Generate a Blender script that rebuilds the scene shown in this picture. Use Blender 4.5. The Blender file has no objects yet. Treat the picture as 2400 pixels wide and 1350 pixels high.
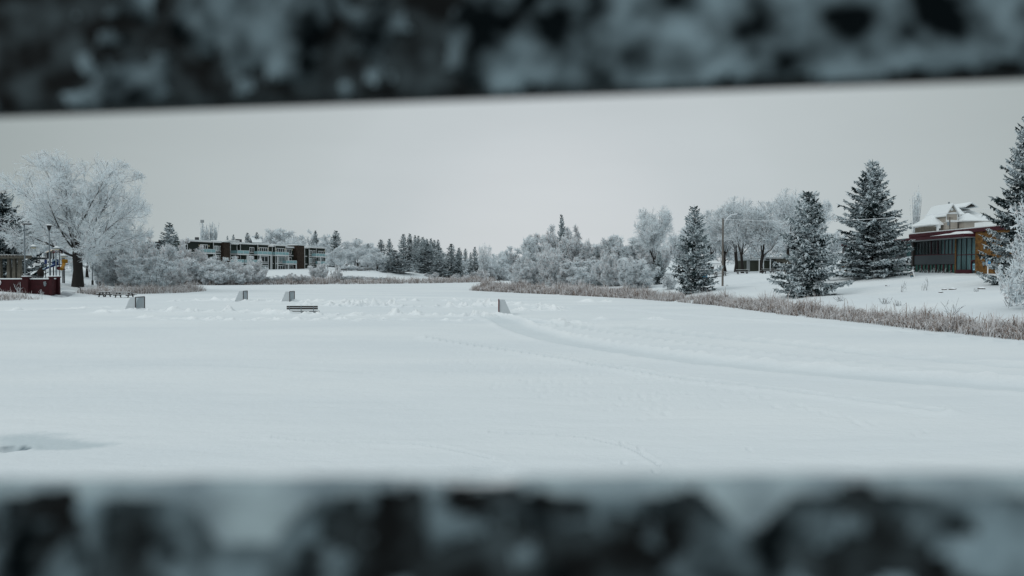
import bpy, math, random
import numpy as np
from mathutils import Vector, Matrix
R = math.radians
scene = bpy.context.scene
col = scene.collection

# ------------------------------------------------------------------ camera, sky, sun, exposure
H_EYE = 3.6            # eye height above the ice
F = 1733.0             # focal length in pixels of the 2400 px wide photograph
HZ = 637.0             # image row of the horizon
cam_d = bpy.data.cameras.new('camera')
cam_d.sensor_width = 36.0
cam_d.lens = 26.0
cam_d.clip_start = 0.02
cam_d.clip_end = 4000
cam_d.dof.use_dof = True
cam_d.dof.focus_distance = 90.0
cam_d.dof.aperture_fstop = 6.4
cam = bpy.data.objects.new('camera', cam_d)
cam.location = (0, 0, H_EYE)
cam.rotation_euler = (R(90) - math.atan((675 - HZ) / F), 0, 0)
col.objects.link(cam)
scene.camera = cam

SUN_EL, SUN_AZ = R(40), R(-122)      # azimuth measured from +Y towards +X
sd = Vector((math.sin(SUN_AZ) * math.cos(SUN_EL), math.cos(SUN_AZ) * math.cos(SUN_EL), math.sin(SUN_EL)))
sun_d = bpy.data.lights.new('sun', 'SUN')
sun_d.energy = 0.8
sun_d.angle = R(24)
sun_d.color = (1.0, 0.98, 0.95)
sun = bpy.data.objects.new('sun', sun_d)
sun.rotation_euler = sd.to_track_quat('Z', 'Y').to_euler()
col.objects.link(sun)

world = bpy.data.worlds.new('World')
scene.world = world
world.use_nodes = True
wn, wl = world.node_tree.nodes, world.node_tree.links
wn.clear()
w_out = wn.new('ShaderNodeOutputWorld')
w_bg = wn.new('ShaderNodeBackground')
w_bg.inputs['Strength'].default_value = 0.1
w_sky = wn.new('ShaderNodeTexSky')
w_sky.sky_type = 'NISHITA'
w_sky.sun_disc = False
w_sky.sun_elevation = SUN_EL
w_sky.sun_rotation = SUN_AZ
w_hsv = wn.new('ShaderNodeHueSaturation')
w_hsv.inputs['Saturation'].default_value = 0.25
w_tc = wn.new('ShaderNodeTexCoord')
w_dot = wn.new('ShaderNodeVectorMath'); w_dot.operation = 'DOT_PRODUCT'
gd = Vector((0.05, 1.0, -0.02)).normalized()
w_dot.inputs[1].default_value = gd
w_ramp = wn.new('ShaderNodeValToRGB')          # overcast: brightest low in front, duller behind
cr = w_ramp.color_ramp
cr.interpolation = 'CARDINAL'
cr.elements[0].position = 0.0; cr.elements[0].color = (0.54, 0.60, 0.61, 1)
cr.elements[1].position = 1.0; cr.elements[1].color = (0.635, 0.672, 0.692, 1)
for p_, c_ in ((0.5, (0.44, 0.49, 0.49, 1)), (0.86, (0.335, 0.384, 0.384, 1)), (0.91, (0.388, 0.44, 0.442, 1)), (0.972, (0.495, 0.548, 0.562, 1)), (0.988, (0.545, 0.593, 0.614, 1))):
    e = cr.elements.new(p_); e.color = c_
w_cl = wn.new('ShaderNodeTexNoise'); w_cl.inputs['Scale'].default_value = 2.2; w_cl.inputs['Detail'].default_value = 5
w_cm = wn.new('ShaderNodeMapping'); w_cm.inputs['Scale'].default_value = (1, 1, 4.5)
w_cr = wn.new('ShaderNodeMapRange'); w_cr.inputs['From Min'].default_value = 0.3; w_cr.inputs['From Max'].default_value = 0.7
w_cr.inputs['To Min'].default_value = 9.7; w_cr.inputs['To Max'].default_value = 10.3
w_map = wn.new('ShaderNodeMapRange')
w_map.inputs['From Min'].default_value = -1.0
w_map.inputs['From Max'].default_value = 1.0
w_mul = wn.new('ShaderNodeVectorMath'); w_mul.operation = 'SCALE'
w_mul.inputs['Scale'].default_value = 10.0
w_mix = wn.new('ShaderNodeMix'); w_mix.data_type = 'RGBA'
w_mix.inputs['Factor'].default_value = 0.94
w_sep = wn.new('ShaderNodeSeparateXYZ')        # an overcast sky is brightest overhead
w_zen = wn.new('ShaderNodeMapRange'); w_zen.interpolation_type = 'SMOOTHSTEP'
w_zen.inputs['From Min'].default_value = 0.34; w_zen.inputs['From Max'].default_value = 0.95
w_zen.inputs['To Min'].default_value = 0.0; w_zen.inputs['To Max'].default_value = 5.0
w_tint = wn.new('ShaderNodeVectorMath'); w_tint.operation = 'SCALE'; w_tint.inputs[0].default_value = (0.93, 0.99, 1.05)
w_add = wn.new('ShaderNodeVectorMath'); w_add.operation = 'ADD'
wl.new(w_tc.outputs['Generated'], w_sep.inputs[0])
wl.new(w_tc.outputs['Generated'], w_cm.inputs['Vector']); wl.new(w_cm.outputs['Vector'], w_cl.inputs['Vector'])
wl.new(w_cl.outputs['Fac'], w_cr.inputs['Value']); wl.new(w_cr.outputs['Result'], w_mul.inputs['Scale'])
wl.new(w_sep.outputs['Z'], w_zen.inputs['Value'])
wl.new(w_zen.outputs['Result'], w_tint.inputs['Scale'])
wl.new(w_mul.outputs['Vector'], w_add.inputs[0]); wl.new(w_tint.outputs['Vector'], w_add.inputs[1])
wl.new(w_tc.outputs['Generated'], w_dot.inputs[0])
wl.new(w_dot.outputs['Value'], w_map.inputs['Value'])
wl.new(w_map.outputs['Result'], w_ramp.inputs['Fac'])
wl.new(w_ramp.outputs['Color'], w_mul.inputs[0])
wl.new(w_sky.outputs['Color'], w_hsv.inputs['Color'])
wl.new(w_hsv.outputs['Color'], w_mix.inputs[6])
wl.new(w_add.outputs['Vector'], w_mix.inputs[7])
wl.new(w_mix.outputs[2], w_bg.inputs['Color'])
wl.new(w_bg.outputs['Background'], w_out.inputs['Surface'])

scene.view_settings.view_transform = 'Standard'
scene.view_settings.look = 'None'
scene.view_settings.exposure = 0.0
scene.view_settings.gamma = 1.0
scene.view_settings.use_curve_mapping = False
scene.cycles.max_bounces = 8
scene.cycles.diffuse_bounces = 5

# ------------------------------------------------------------------ noise
def _hash(ix, iy, iz, seed):
    h = (ix.astype(np.uint32) * np.uint32(374761393)) ^ (iy.astype(np.uint32) * np.uint32(668265263)) ^ (iz.astype(np.uint32) * np.uint32(2246822519)) ^ np.uint32((seed * 3266489917) & 0xffffffff)
    h = (h ^ (h >> np.uint32(13))) * np.uint32(1274126177)
    h = (h ^ (h >> np.uint32(15))) * np.uint32(2246822519)
    h = h ^ (h >> np.uint32(16))
    return h.astype(np.float64) / 4294967295.0

def vnoise(x, y, z=None, seed=0):
    x = np.asarray(x, float); y = np.asarray(y, float)
    z = np.zeros_like(x) if z is None else np.asarray(z, float)
    ix, iy, iz = np.floor(x).astype(np.int64), np.floor(y).astype(np.int64), np.floor(z).astype(np.int64)
    fx, fy, fz = x - ix, y - iy, z - iz
    fx, fy, fz = [f * f * (3 - 2 * f) for f in (fx, fy, fz)]
    out = 0
    for dz in (0, 1):
        wz = fz if dz else 1 - fz
        if np.isscalar(dz) and dz == 1 and not fz.any():
            continue
        for dy in (0, 1):
            wy = fy if dy else 1 - fy
            for dx in (0, 1):
                wx = fx if dx else 1 - fx
                out = out + _hash(ix + dx, iy + dy, iz + dz, seed) * wx * wy * wz
    return out

def fbm(x, y, z=None, oct=4, seed=0, gain=0.5):
    s, a, t = 0, 1.0, 0
    for o in range(oct):
        k = 2.03 ** o
        s = s + a * vnoise(x * k, y * k, None if z is None else z * k, seed + o * 17)
        t += a
        a *= gain
    return s / t

def sstep(a, b, x):
    t = np.clip((x - a) / (b - a), 0, 1)
    return t * t * (3 - 2 * t)

# ------------------------------------------------------------------ materials
def mat(name, color, rough=0.8, spec=0.2, metal=0.0):
    m = bpy.data.materials.new(name)
    m.use_nodes = True
    b = m.node_tree.nodes['Principled BSDF']
    b.inputs['Base Color'].default_value = (*color, 1)
    b.inputs['Roughness'].default_value = rough
    b.inputs['Specular IOR Level'].default_value = spec
    b.inputs['Metallic'].default_value = metal
    return m

def noise_mat(name, c1, c2, scale, lo=0.4, hi=0.6, rough=0.8, spec=0.2, stretch=(1, 1, 1), bump=0.0, bscale=None, detail=4):
    """two colours mixed by object-space noise"""
    m = mat(name, c1, rough, spec)
    nt = m.node_tree; n, l = nt.nodes, nt.links
    b = n['Principled BSDF']
    tc = n.new('ShaderNodeTexCoord'); mp = n.new('ShaderNodeMapping')
    mp.inputs['Scale'].default_value = stretch
    nz = n.new('ShaderNodeTexNoise'); nz.inputs['Scale'].default_value = scale; nz.inputs['Detail'].default_value = detail
    mr = n.new('ShaderNodeMapRange'); mr.inputs['From Min'].default_value = lo; mr.inputs['From Max'].default_value = hi
    mx = n.new('ShaderNodeMix'); mx.data_type = 'RGBA'
    mx.inputs[6].default_value = (*c1, 1); mx.inputs[7].default_value = (*c2, 1)
    l.new(tc.outputs['Object'], mp.inputs['Vector']); l.new(mp.outputs['Vector'], nz.inputs['Vector'])
    l.new(nz.outputs['Fac'], mr.inputs['Value']); l.new(mr.outputs['Result'], mx.inputs['Factor'])
    l.new(mx.outputs[2], b.inputs['Base Color'])
    if bump:
        n2 = n.new('ShaderNodeTexNoise'); n2.inputs['Scale'].default_value = bscale or scale * 3
        bp = n.new('ShaderNodeBump'); bp.inputs['Strength'].default_value = bump; bp.inputs['Distance'].default_value = 0.05
        l.new(mp.outputs['Vector'], n2.inputs['Vector']); l.new(n2.outputs['Fac'], bp.inputs['Height']); l.new(bp.outputs['Normal'], b.inputs['Normal'])
    return m

def snowcap_mat(name, c, snow=(0.78, 0.83, 0.87), lo=0.35, hi=0.75, rough=0.85, nscale=6.0, amt=0.35):
    """dark material with snow lying where it faces up, broken by noise"""
    m = mat(name, c, rough, 0.15)
    nt = m.node_tree; n, l = nt.nodes, nt.links
    b = n['Principled BSDF']
    ge = n.new('ShaderNodeNewGeometry'); sx = n.new('ShaderNodeSeparateXYZ')
    tc = n.new('ShaderNodeTexCoord'); nz = n.new('ShaderNodeTexNoise'); nz.inputs['Scale'].default_value = nscale
    ad = n.new('ShaderNodeMath'); ad.operation = 'MULTIPLY_ADD'; ad.inputs[1].default_value = amt * 2; 
    sb = n.new('ShaderNodeMath'); sb.operation = 'SUBTRACT'; sb.inputs[1].default_value = amt
    mr = n.new('ShaderNodeMapRange'); mr.inputs['From Min'].default_value = lo; mr.inputs['From Max'].default_value = hi
    mx = n.new('ShaderNodeMix'); mx.data_type = 'RGBA'
    mx.inputs[6].default_value = (*c, 1); mx.inputs[7].default_value = (*snow, 1)
    l.new(ge.outputs['Normal'], sx.inputs['Vector']); l.new(tc.outputs['Object'], nz.inputs['Vector'])
    l.new(nz.outputs['Fac'], ad.inputs[0]); l.new(sx.outputs['Z'], ad.inputs[2]); l.new(ad.outputs[0], sb.inputs[0])
    l.new(sb.outputs[0], mr.inputs['Value']); l.new(mr.outputs['Result'], mx.inputs['Factor'])
    l.new(mx.outputs[2], b.inputs['Base Color'])
    return m

def crystal(name, c, tr=0.45):
    """rime: matt and slightly translucent"""
    m = mat(name, c, 0.95, 0.05)
    nt = m.node_tree; n, l = nt.nodes, nt.links
    b = n['Principled BSDF']; t = n.new('ShaderNodeBsdfTranslucent'); t.inputs['Color'].default_value = (*c, 1)
    x = n.new('ShaderNodeMixShader'); x.inputs[0].default_value = tr
    l.new(b.outputs[0], x.inputs[1]); l.new(t.outputs[0], x.inputs[2]); l.new(x.outputs[0], n['Material Output'].inputs['Surface'])
    return m

SNOW = (0.648, 0.690, 0.709)
M = {}
M['snow'] = mat('snow', SNOW, 0.9, 0.1)
M['frost'] = crystal('frost', (0.86, 0.90, 0.92))
M['frost_warm'] = crystal('frost_warm', (0.80, 0.78, 0.785))
M['twig'] = mat('frosted_twig', (0.30, 0.31, 0.32), 0.95, 0.05)
M['bark'] = snowcap_mat('bark_frosted', (0.026, 0.024, 0.023), lo=0.5, hi=0.95, nscale=3.0, amt=0.5)
M['limb'] = snowcap_mat('limb_frosted', (0.16, 0.165, 0.17), lo=-0.2, hi=0.5, nscale=4.0, amt=0.55)
M['needle'] = mat('needle', (0.016, 0.028, 0.030), 0.85, 0.1)
M['needle_mid'] = mat('needle_rimed', (0.20, 0.245, 0.26), 0.9, 0.05)
M['needle_frost'] = crystal('needle_frosted', (0.70, 0.76, 0.79), 0.25)
M['reed_dark'] = mat('reed_stalk', (0.06, 0.047, 0.038), 0.9, 0.1)
M['reed_tan'] = mat('reed_tan', (0.27, 0.22, 0.195), 0.9, 0.1)
M['reed_frost'] = crystal('reed_frost', (0.68, 0.675, 0.685), 0.3)

# ------------------------------------------------------------------ object helpers
def tag(o, label=None, cat=None, group=None, kind=None):
    if label: o['label'] = label
    if cat: o['category'] = cat
    if group: o['group'] = group
    if kind: o['kind'] = kind
    return o

def empty(name, label, cat, loc=(0, 0, 0), rz=0.0, group=None):
    o = bpy.data.objects.new(name, None)
    o.empty_display_size = 0.3
    col.objects.link(o)
    o.location = loc
    o.rotation_euler = (0, 0, rz)
    return tag(o, label, cat, group)

def link(name, me, parent=None):
    o = bpy.data.objects.new(name, me)
    col.objects.link(o)
    if parent is not None:
        o.parent = parent
    return o

def np_mesh(name, verts, quads=None, tris=None, mats=(), qmi=None, tmi=None, smooth=False):
    me = bpy.data.meshes.new(name)
    verts = np.asarray(verts, np.float32).reshape(-1, 3)
    nq = 0 if quads is None else len(quads)
    ntr = 0 if tris is None else len(tris)
    me.vertices.add(len(verts))
    me.vertices.foreach_set('co', verts.ravel())
    li = []
    if nq: li.append(np.asarray(quads, np.int32).ravel())
    if ntr: li.append(np.asarray(tris, np.int32).ravel())
    li = np.concatenate(li)
    me.loops.add(len(li))
    me.loops.foreach_set('vertex_index', li)
    me.polygons.add(nq + ntr)
    starts = np.concatenate([np.arange(nq) * 4, nq * 4 + np.arange(ntr) * 3]).astype(np.int32)
    me.polygons.foreach_set('loop_start', starts)
    mi = np.zeros(nq + ntr, np.int32)
    if qmi is not None: mi[:nq] = qmi
    if tmi is not None: mi[nq:] = tmi
    me.polygons.foreach_set('material_index', mi)
    me.polygons.foreach_set('use_smooth', np.full(nq + ntr, smooth, bool))
    for m in mats: me.materials.append(m)
    me.update(calc_edges=True)
    return me

class MB:
    """collects shapes, links them as ONE mesh object; an optional frame maps local coordinates"""
    def __init__(s, frame=None):
        s.v, s.f, s.m, s.mats, s.fr = [], [], [], [], frame
    def mi(s, m):
        if m not in s.mats: s.mats.append(m)
        return s.mats.index(m)
    def add(s, vs, fs, m):
        k = len(s.v)
        for p in vs:
            s.v.append(tuple(s.fr @ Vector(p)) if s.fr is not None else tuple(p))
        i = s.mi(m)
        for f in fs:
            s.f.append([k + j for j in f]); s.m.append(i)
        return s
    def box(s, x0, x1, y0, y1, z0, z1, m):
        vs = [(x0, y0, z0), (x1, y0, z0), (x1, y1, z0), (x0, y1, z0), (x0, y0, z1), (x1, y0, z1), (x1, y1, z1), (x0, y1, z1)]
        return s.add(vs, [(3, 2, 1, 0), (4, 5, 6, 7), (0, 1, 5, 4), (1, 2, 6, 5), (2, 3, 7, 6), (3, 0, 4, 7)], m)
    def hexa(s, b, t, m):
        """4 bottom and 4 top corners, counter-clockwise"""
        return s.add(list(b) + list(t), [(3, 2, 1, 0), (4, 5, 6, 7), (0, 1, 5, 4), (1, 2, 6, 5), (2, 3, 7, 6), (3, 0, 4, 7)], m)
    def prism(s, poly, a, b, axis, m):
        """polygon in the two other axes, extruded along axis from a to b"""
        def P(u, v, w):
            return {'x': (w, u, v), 'y': (u, w, v), 'z': (u, v, w)}[axis]
        n = len(poly)
        vs = [P(u, v, a) for u, v in poly] + [P(u, v, b) for u, v in poly]
        fs = [tuple(range(n)), tuple(range(2 * n - 1, n - 1, -1))] + [(i, i + n, (i + 1) % n + n, (i + 1) % n) for i in range(n)]
        return s.add(vs, fs, m)
    def tube(s, pts, rad, m, sides=6, cap=True):
        pts = [Vector(p) for p in pts]
        n = len(pts)
        rad = [rad] * n if isinstance(rad, (int, float)) else rad
        vs, fs = [], []
        for i, p in enumerate(pts):
            t = (pts[min(i + 1, n - 1)] - pts[max(i - 1, 0)]).normalized()
            a = t.cross(Vector((0.31, 0.17, 0.93)) if abs(t.z) < 0.9 else Vector((1, 0.1, 0))).normalized()
            b = t.cross(a)
            for k in range(sides):
                q = 2 * math.pi * k / sides
                vs.append(p + (a * math.cos(q) + b * math.sin(q)) * rad[i])
        for i in range(n - 1):
            for k in range(sides):
                fs.append((i * sides + k, i * sides + (k + 1) % sides, (i + 1) * sides + (k + 1) % sides, (i + 1) * sides + k))
        if cap:
            fs.append(tuple(range(sides - 1, -1, -1))); fs.append(tuple((n - 1) * sides + k for k in range(sides)))
        return s.add(vs, fs, m)
    def lathe(s, prof, m, c=(0, 0), sides=12):
        vs, fs = [], []
        for r, z in prof:
            for k in range(sides):
                q = 2 * math.pi * k / sides
                vs.append((c[0] + r * math.cos(q), c[1] + r * math.sin(q), z))
        for i in range(len(prof) - 1):
            for k in range(sides):
                fs.append((i * sides + k, i * sides + (k + 1) % sides, (i + 1) * sides + (k + 1) % sides, (i + 1) * sides + k))
        fs.append(tuple(range(sides - 1, -1, -1))); fs.append(tuple((len(prof) - 1) * sides + k for k in range(sides)))
        return s.add(vs, fs, m)
    def build(s, name, parent=None, bevel=0.0, smooth=False):
        me = bpy.data.meshes.new(name)
        me.from_pydata([tuple(p) for p in s.v], [], s.f)
        for m in s.mats: me.materials.append(m)
        me.polygons.foreach_set('material_index', np.array(s.m, np.int32))
        if smooth: me.polygons.foreach_set('use_smooth', np.ones(len(s.f), bool))
        me.update()
        o = link(name, me, parent)
        if bevel:
            b = o.modifiers.new('bevel', 'BEVEL'); b.width = bevel; b.segments = 2; b.limit_method = 'ANGLE'
        return o

def copy_tree(o, parent=None):
    c = o.copy(); col.objects.link(c)
    if parent is not None: c.parent = parent
    for ch in list(o.children): copy_tree(ch, c)
    return c

# ------------------------------------------------------------------ terrain
LAKE = np.array([(60, -40), (45, 8), (34, 28), (27.3, 39.5), (26.1, 45.2), (25.5, 52), (23.5, 62), (22.6, 79), (17.1, 99), (6.8, 118), (0.5, 128), (-7.3, 142),
                 (-3.5, 160), (1, 200), (2, 240), (3, 320), (5, 430), (-12, 430), (-4, 320), (-13, 252), (-26.6, 231), (-50, 215), (-67, 207), (-74, 201), (-95, 195), (-96, 172), (-78, 150),
                 (-57.6, 138), (-57, 127), (-62, 118), (-63.5, 104), (-62, 94.5), (-63.5, 91), (-63, 60), (-58, 20), (-60, -40)], float)

def lake_sd(x, y):
    """signed distance to the shore, positive on land"""
    x = np.asarray(x, float); y = np.asarray(y, float)
    d2 = np.full(x.shape, 1e12); inside = np.zeros(x.shape, bool)
    n = len(LAKE)
    for i in range(n):
        ax, ay = LAKE[i]; bx, by = LAKE[(i + 1) % n]
        ex, ey = bx - ax, by - ay
        t = np.clip(((x - ax) * ex + (y - ay) * ey) / (ex * ex + ey * ey), 0, 1)
        d2 = np.minimum(d2, (x - ax - t * ex) ** 2 + (y - ay - t * ey) ** 2)
        if ay != by:
            c = ((ay > y) != (by > y)) & (x < (bx - ax) * (y - ay) / (by - ay) + ax)
            inside ^= c
    d = np.sqrt(d2)
    return np.where(inside, -d, d)

PR = ([-50, -3, 0, 3, 7, 15, 22, 33, 40, 60, 80, 130, 250, 600], [-0.9, -0.5, -0.03, 0.5, 1.1, 1.7, 2.0, 3.15, 3.4, 3.8, 5.0, 9.0, 12, 16])
PL = ([-50, -3, 0, 4, 13, 22, 35, 80, 150, 300, 600], [-0.9, -0.5, -0.03, 0.4, 1.1, 2.1, 2.7, 3.2, 5.0, 9, 14])
PF = ([-50, -3, 0, 4, 10, 18, 25, 60, 110, 200, 400, 700], [-0.9, -0.5, -0.03, 0.5, 1.4, 3.0, 3.8, 4.6, 8.0, 12, 17, 20])

def terr(x, y):
    x = np.asarray(x, float); y = np.asarray(y, float)
    s = lake_sd(x, y)
    wr = sstep(-8, 8, x + 2)
    wf = (1 - wr) * sstep(150, 185, y)
    w_l = 1 - wr - wf
    z = wr * np.interp(s, *PR) + w_l * np.interp(s, *PL) + wf * np.interp(s, *PF)
    k = np.clip((s - 2) / 8, 0, 1)
    z = z + k * (0.5 * (fbm(x * 0.09, y * 0.09, oct=3, seed=5) - 0.5) + 0.22 * (fbm(x * 0.55, y * 0.55, oct=3, seed=9) - 0.5))
    return z

def tz(x, y):
    return float(terr(np.array([x]), np.array([y]))[0])

def at(px, d):
    """ground point in the column px of the photograph at distance d"""
    x = (px - 1200) * d / F
    return Vector((x, d, tz(x, d)))

def zat(py, d):
    return H_EYE + (HZ - py) * d / F

def ice(px, py):
    d = H_EYE * F / (py - HZ)
    return ((px - 1200) * d / F, d)

def grid_mesh(name, X, Y, Z, m, smooth=True):
    r, c = X.shape
    v = np.stack([X, Y, Z], -1).reshape(-1, 3)
    i = np.arange(r * c).reshape(r, c)
    q = np.stack([i[:-1, :-1], i[:-1, 1:], i[1:, 1:], i[1:, :-1]], -1).reshape(-1, 4)
    return np_mesh(name, v, quads=q, mats=[m], smooth=smooth)

def snow_material(name, tint=SNOW, attr=None):
    m = mat(name, tint, 0.85, 0.15)
    nt = m.node_tree; n, l = nt.nodes, nt.links
    b = n['Principled BSDF']
    tc = n.new('ShaderNodeTexCoord')
    n1 = n.new('ShaderNodeTexNoise'); n1.inputs['Scale'].default_value = 0.12; n1.inputs['Detail'].default_value = 6
    mp = n.new('ShaderNodeMapping'); mp.inputs['Scale'].default_value = (0.45, 1.3, 1.0)
    l.new(tc.outputs['Object'], mp.inputs['Vector']); l.new(mp.outputs['Vector'], n1.inputs['Vector'])
    mr = n.new('ShaderNodeMapRange'); mr.inputs['From Min'].default_value = 0.35; mr.inputs['From Max'].default_value = 0.65
    l.new(n1.outputs['Fac'], mr.inputs['Value'])
    mx = n.new('ShaderNodeMix'); mx.data_type = 'RGBA'
    mx.inputs[6].default_value = (tint[0] * 0.92, tint[1] * 0.935, tint[2] * 0.95, 1); mx.inputs[7].default_value = (*tint, 1)
    l.new(mr.outputs['Result'], mx.inputs['Factor'])
    last = mx.outputs[2]
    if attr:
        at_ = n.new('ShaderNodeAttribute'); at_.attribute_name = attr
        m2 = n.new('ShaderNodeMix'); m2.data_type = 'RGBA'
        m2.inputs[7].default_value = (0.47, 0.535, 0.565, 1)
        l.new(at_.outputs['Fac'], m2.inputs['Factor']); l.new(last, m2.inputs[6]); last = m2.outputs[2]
        af = n.new('ShaderNodeAttribute'); af.attribute_name = 'fresh_lit'      # thrown-up snow painted whiter, so crests read as lit under even light
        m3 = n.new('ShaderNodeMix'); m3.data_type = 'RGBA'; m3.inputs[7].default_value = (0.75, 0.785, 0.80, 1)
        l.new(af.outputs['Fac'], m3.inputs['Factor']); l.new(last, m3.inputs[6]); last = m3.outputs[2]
        aw = n.new('ShaderNodeAttribute'); aw.attribute_name = 'wet'        # dark refrozen ice
        m4 = n.new('ShaderNodeMix'); m4.data_type = 'RGBA'; m4.inputs[7].default_value = (0.10, 0.14, 0.165, 1)
        l.new(aw.outputs['Fac'], m4.inputs['Factor']); l.new(last, m4.inputs[6]); last = m4.outputs[2]
    l.new(last, b.inputs['Base Color'])
    n2 = n.new('ShaderNodeTexNoise'); n2.inputs['Scale'].default_value = 5.0; n2.inputs['Detail'].default_value = 8; n2.inputs['Roughness'].default_value = 0.65
    n3 = n.new('ShaderNodeTexNoise'); n3.inputs['Scale'].default_value = 1.1; n3.inputs['Detail'].default_value = 5
    l.new(tc.outputs['Object'], n2.inputs['Vector']); l.new(mp.outputs['Vector'], n3.inputs['Vector'])
    sm = n.new('ShaderNodeMath'); sm.operation = 'MULTIPLY_ADD'; sm.inputs[1].default_value = 2.5
    l.new(n3.outputs['Fac'], sm.inputs[0]); l.new(n2.outputs['Fac'], sm.inputs[2])
    bp = n.new('ShaderNodeBump'); bp.inputs['Strength'].default_value = 0.35; bp.inputs['Distance'].default_value = 0.07
    l.new(sm.outputs[0], bp.inputs['Height']); l.new(bp.outputs['Normal'], b.inputs['Normal'])
    return m

# the banks and the land behind them
th = np.linspace(R(-52), R(52), 620)
rad = np.concatenate([np.linspace(14, 40, 40)[:-1], np.linspace(40, 130, 260)[:-1], np.linspace(130, 330, 220)[:-1], np.geomspace(330, 1500, 60)])
TH, RD = np.meshgrid(th, rad)
X, Y = RD * np.sin(TH), RD * np.cos(TH)
Z = terr(X, Y)
ground = link('snowy_ground', grid_mesh('snowy_ground', X, Y, Z, snow_material('ground_snow')))
tag(ground, kind='structure')

# the snow-covered ice, with wind ripples, shovelled ridges and ski tracks
th = np.linspace(R(-41), R(41), 1150)
rad = np.concatenate([1 / np.linspace(1 / 6.0, 1 / 50.0, 330)[:-1], np.linspace(50, 112, 400)[:-1], 1 / np.linspace(1 / 112.0, 1 / 440.0, 90)])
TH, RD = np.meshgrid(th, rad)
X, Y = RD * np.sin(TH), RD * np.cos(TH)

def near_poly(X, Y, pts, pad):
    """(index mask, distance, position along, side) near a polyline"""
    pts = np.array(pts, float)
    lo, hi = pts.min(0) - pad, pts.max(0) + pad
    mk = (X > lo[0]) & (X < hi[0]) & (Y > lo[1]) & (Y < hi[1])
    x, y = X[mk], Y[mk]
    best = np.full(x.shape, 1e9); al = np.zeros(x.shape); sd_ = np.zeros(x.shape); acc = 0
    for a, b in zip(pts[:-1], pts[1:]):
        e = b - a; L = np.hypot(*e)
        t = np.clip(((x - a[0]) * e[0] + (y - a[1]) * e[1]) / (L * L), 0, 1)
        dx, dy = x - a[0] - t * e[0], y - a[1] - t * e[1]
        d = np.hypot(dx, dy)
        u = d < best
        best = np.where(u, d, best); al = np.where(u, acc + t * L, al)
        sd_ = np.where(u, np.sign(e[0] * dy - e[1] * dx), sd_)
        acc += L
    return mk, best, al, sd_

def smooth_line(pts, k=3):
    p = np.array(pts, float)
    for _ in range(k):
        q = np.empty((2 * len(p) - 2, 2))
        q[0::2] = 0.75 * p[:-1] + 0.25 * p[1:]; q[1::2] = 0.25 * p[:-1] + 0.75 * p[1:]
        p = np.vstack([p[:1], q, p[-1:]])
    return p

Z = 0.05 * (fbm(X * 0.05, Y * 0.12, oct=3, seed=3) - 0.5) + 0.05 * (fbm(X * 0.5, Y * 1.6, oct=4, seed=21) - 0.5)
Z += 0.018 * (fbm(X * 2.2 + Y, Y * 5.0, oct=3, seed=31) - 0.5) * (Y < 60)

FRESH_LIT = np.zeros_like(X); PACK_SHADE = np.zeros_like(X)  # crest whitening and lane greying paint in relief that even light leaves flat
def ridge(pix, h, w, lump=1.0, freq=0.9, seed=1, soft=0.0):
    global Z
    pts = smooth_line([ice(*p) for p in pix])
    mk, d, al, sd_ = near_poly(X, Y, pts, 3 * w + 1)
    x, y = X[mk], Y[mk]
    n = fbm(x * freq, y * freq, oct=4, seed=seed, gain=0.6)
    n2 = fbm(x * freq * 0.35 + 7, y * freq * 0.35, oct=2, seed=seed + 5)
    prof = np.exp(-(d / w) ** 2) * (0.72 + 0.42 * np.sin(al * 3.9 + 2.5 * n2 + seed))
    g = (np.clip((n - 0.34) / 0.26, 0, 1.5) ** 1.3 + 0.25 * np.clip(fbm(x * 4, y * 4, oct=2, seed=seed + 8) - 0.4, 0, 1)) * np.clip((n2 - 0.22) / 0.3, 0.3, 1.2)
    Z[mk] += 0.85 * h * prof * (soft + (1 - soft) * g)
    FRESH_LIT[mk] = np.maximum(FRESH_LIT[mk], np.clip(prof * (soft + (1 - soft) * g) * 0.8, 0, 0.8))

def track(pix, depth, w, berm, bw, side=0, seed=3):
    global Z
    pts = smooth_line([ice(*p) for p in pix])
    mk, d, al, sd_ = near_poly(X, Y, pts, w + 4 * bw)
    x, y = X[mk], Y[mk]
    n = fbm(x * 0.8, y * 0.8, oct=3, seed=seed)
    z = -depth * (1 - sstep(w * 0.7, w, d))
    b = np.exp(-((d - w - bw * 0.4) / bw) ** 2) * berm * (0.55 + 0.8 * fbm(x * 1.7, y * 1.7, oct=4, seed=seed + 3))
    if side: b = b * np.where(sd_ * side > 0, 1, 0.25)
    Z[mk] += z + b
    PACK_SHADE[mk] = np.maximum(PACK_SHADE[mk], np.clip(depth * 9, 0.2, 0.75) * (1 - sstep(w * 0.6, w * 1.05, d)) * (0.6 + 0.7 * n))  # packed snow, greyed to paint in the shade of the groove
    FRESH_LIT[mk] = np.maximum(FRESH_LIT[mk], np.clip(b / 0.42, 0, 1) ** 1.3 * 0.8)

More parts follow.
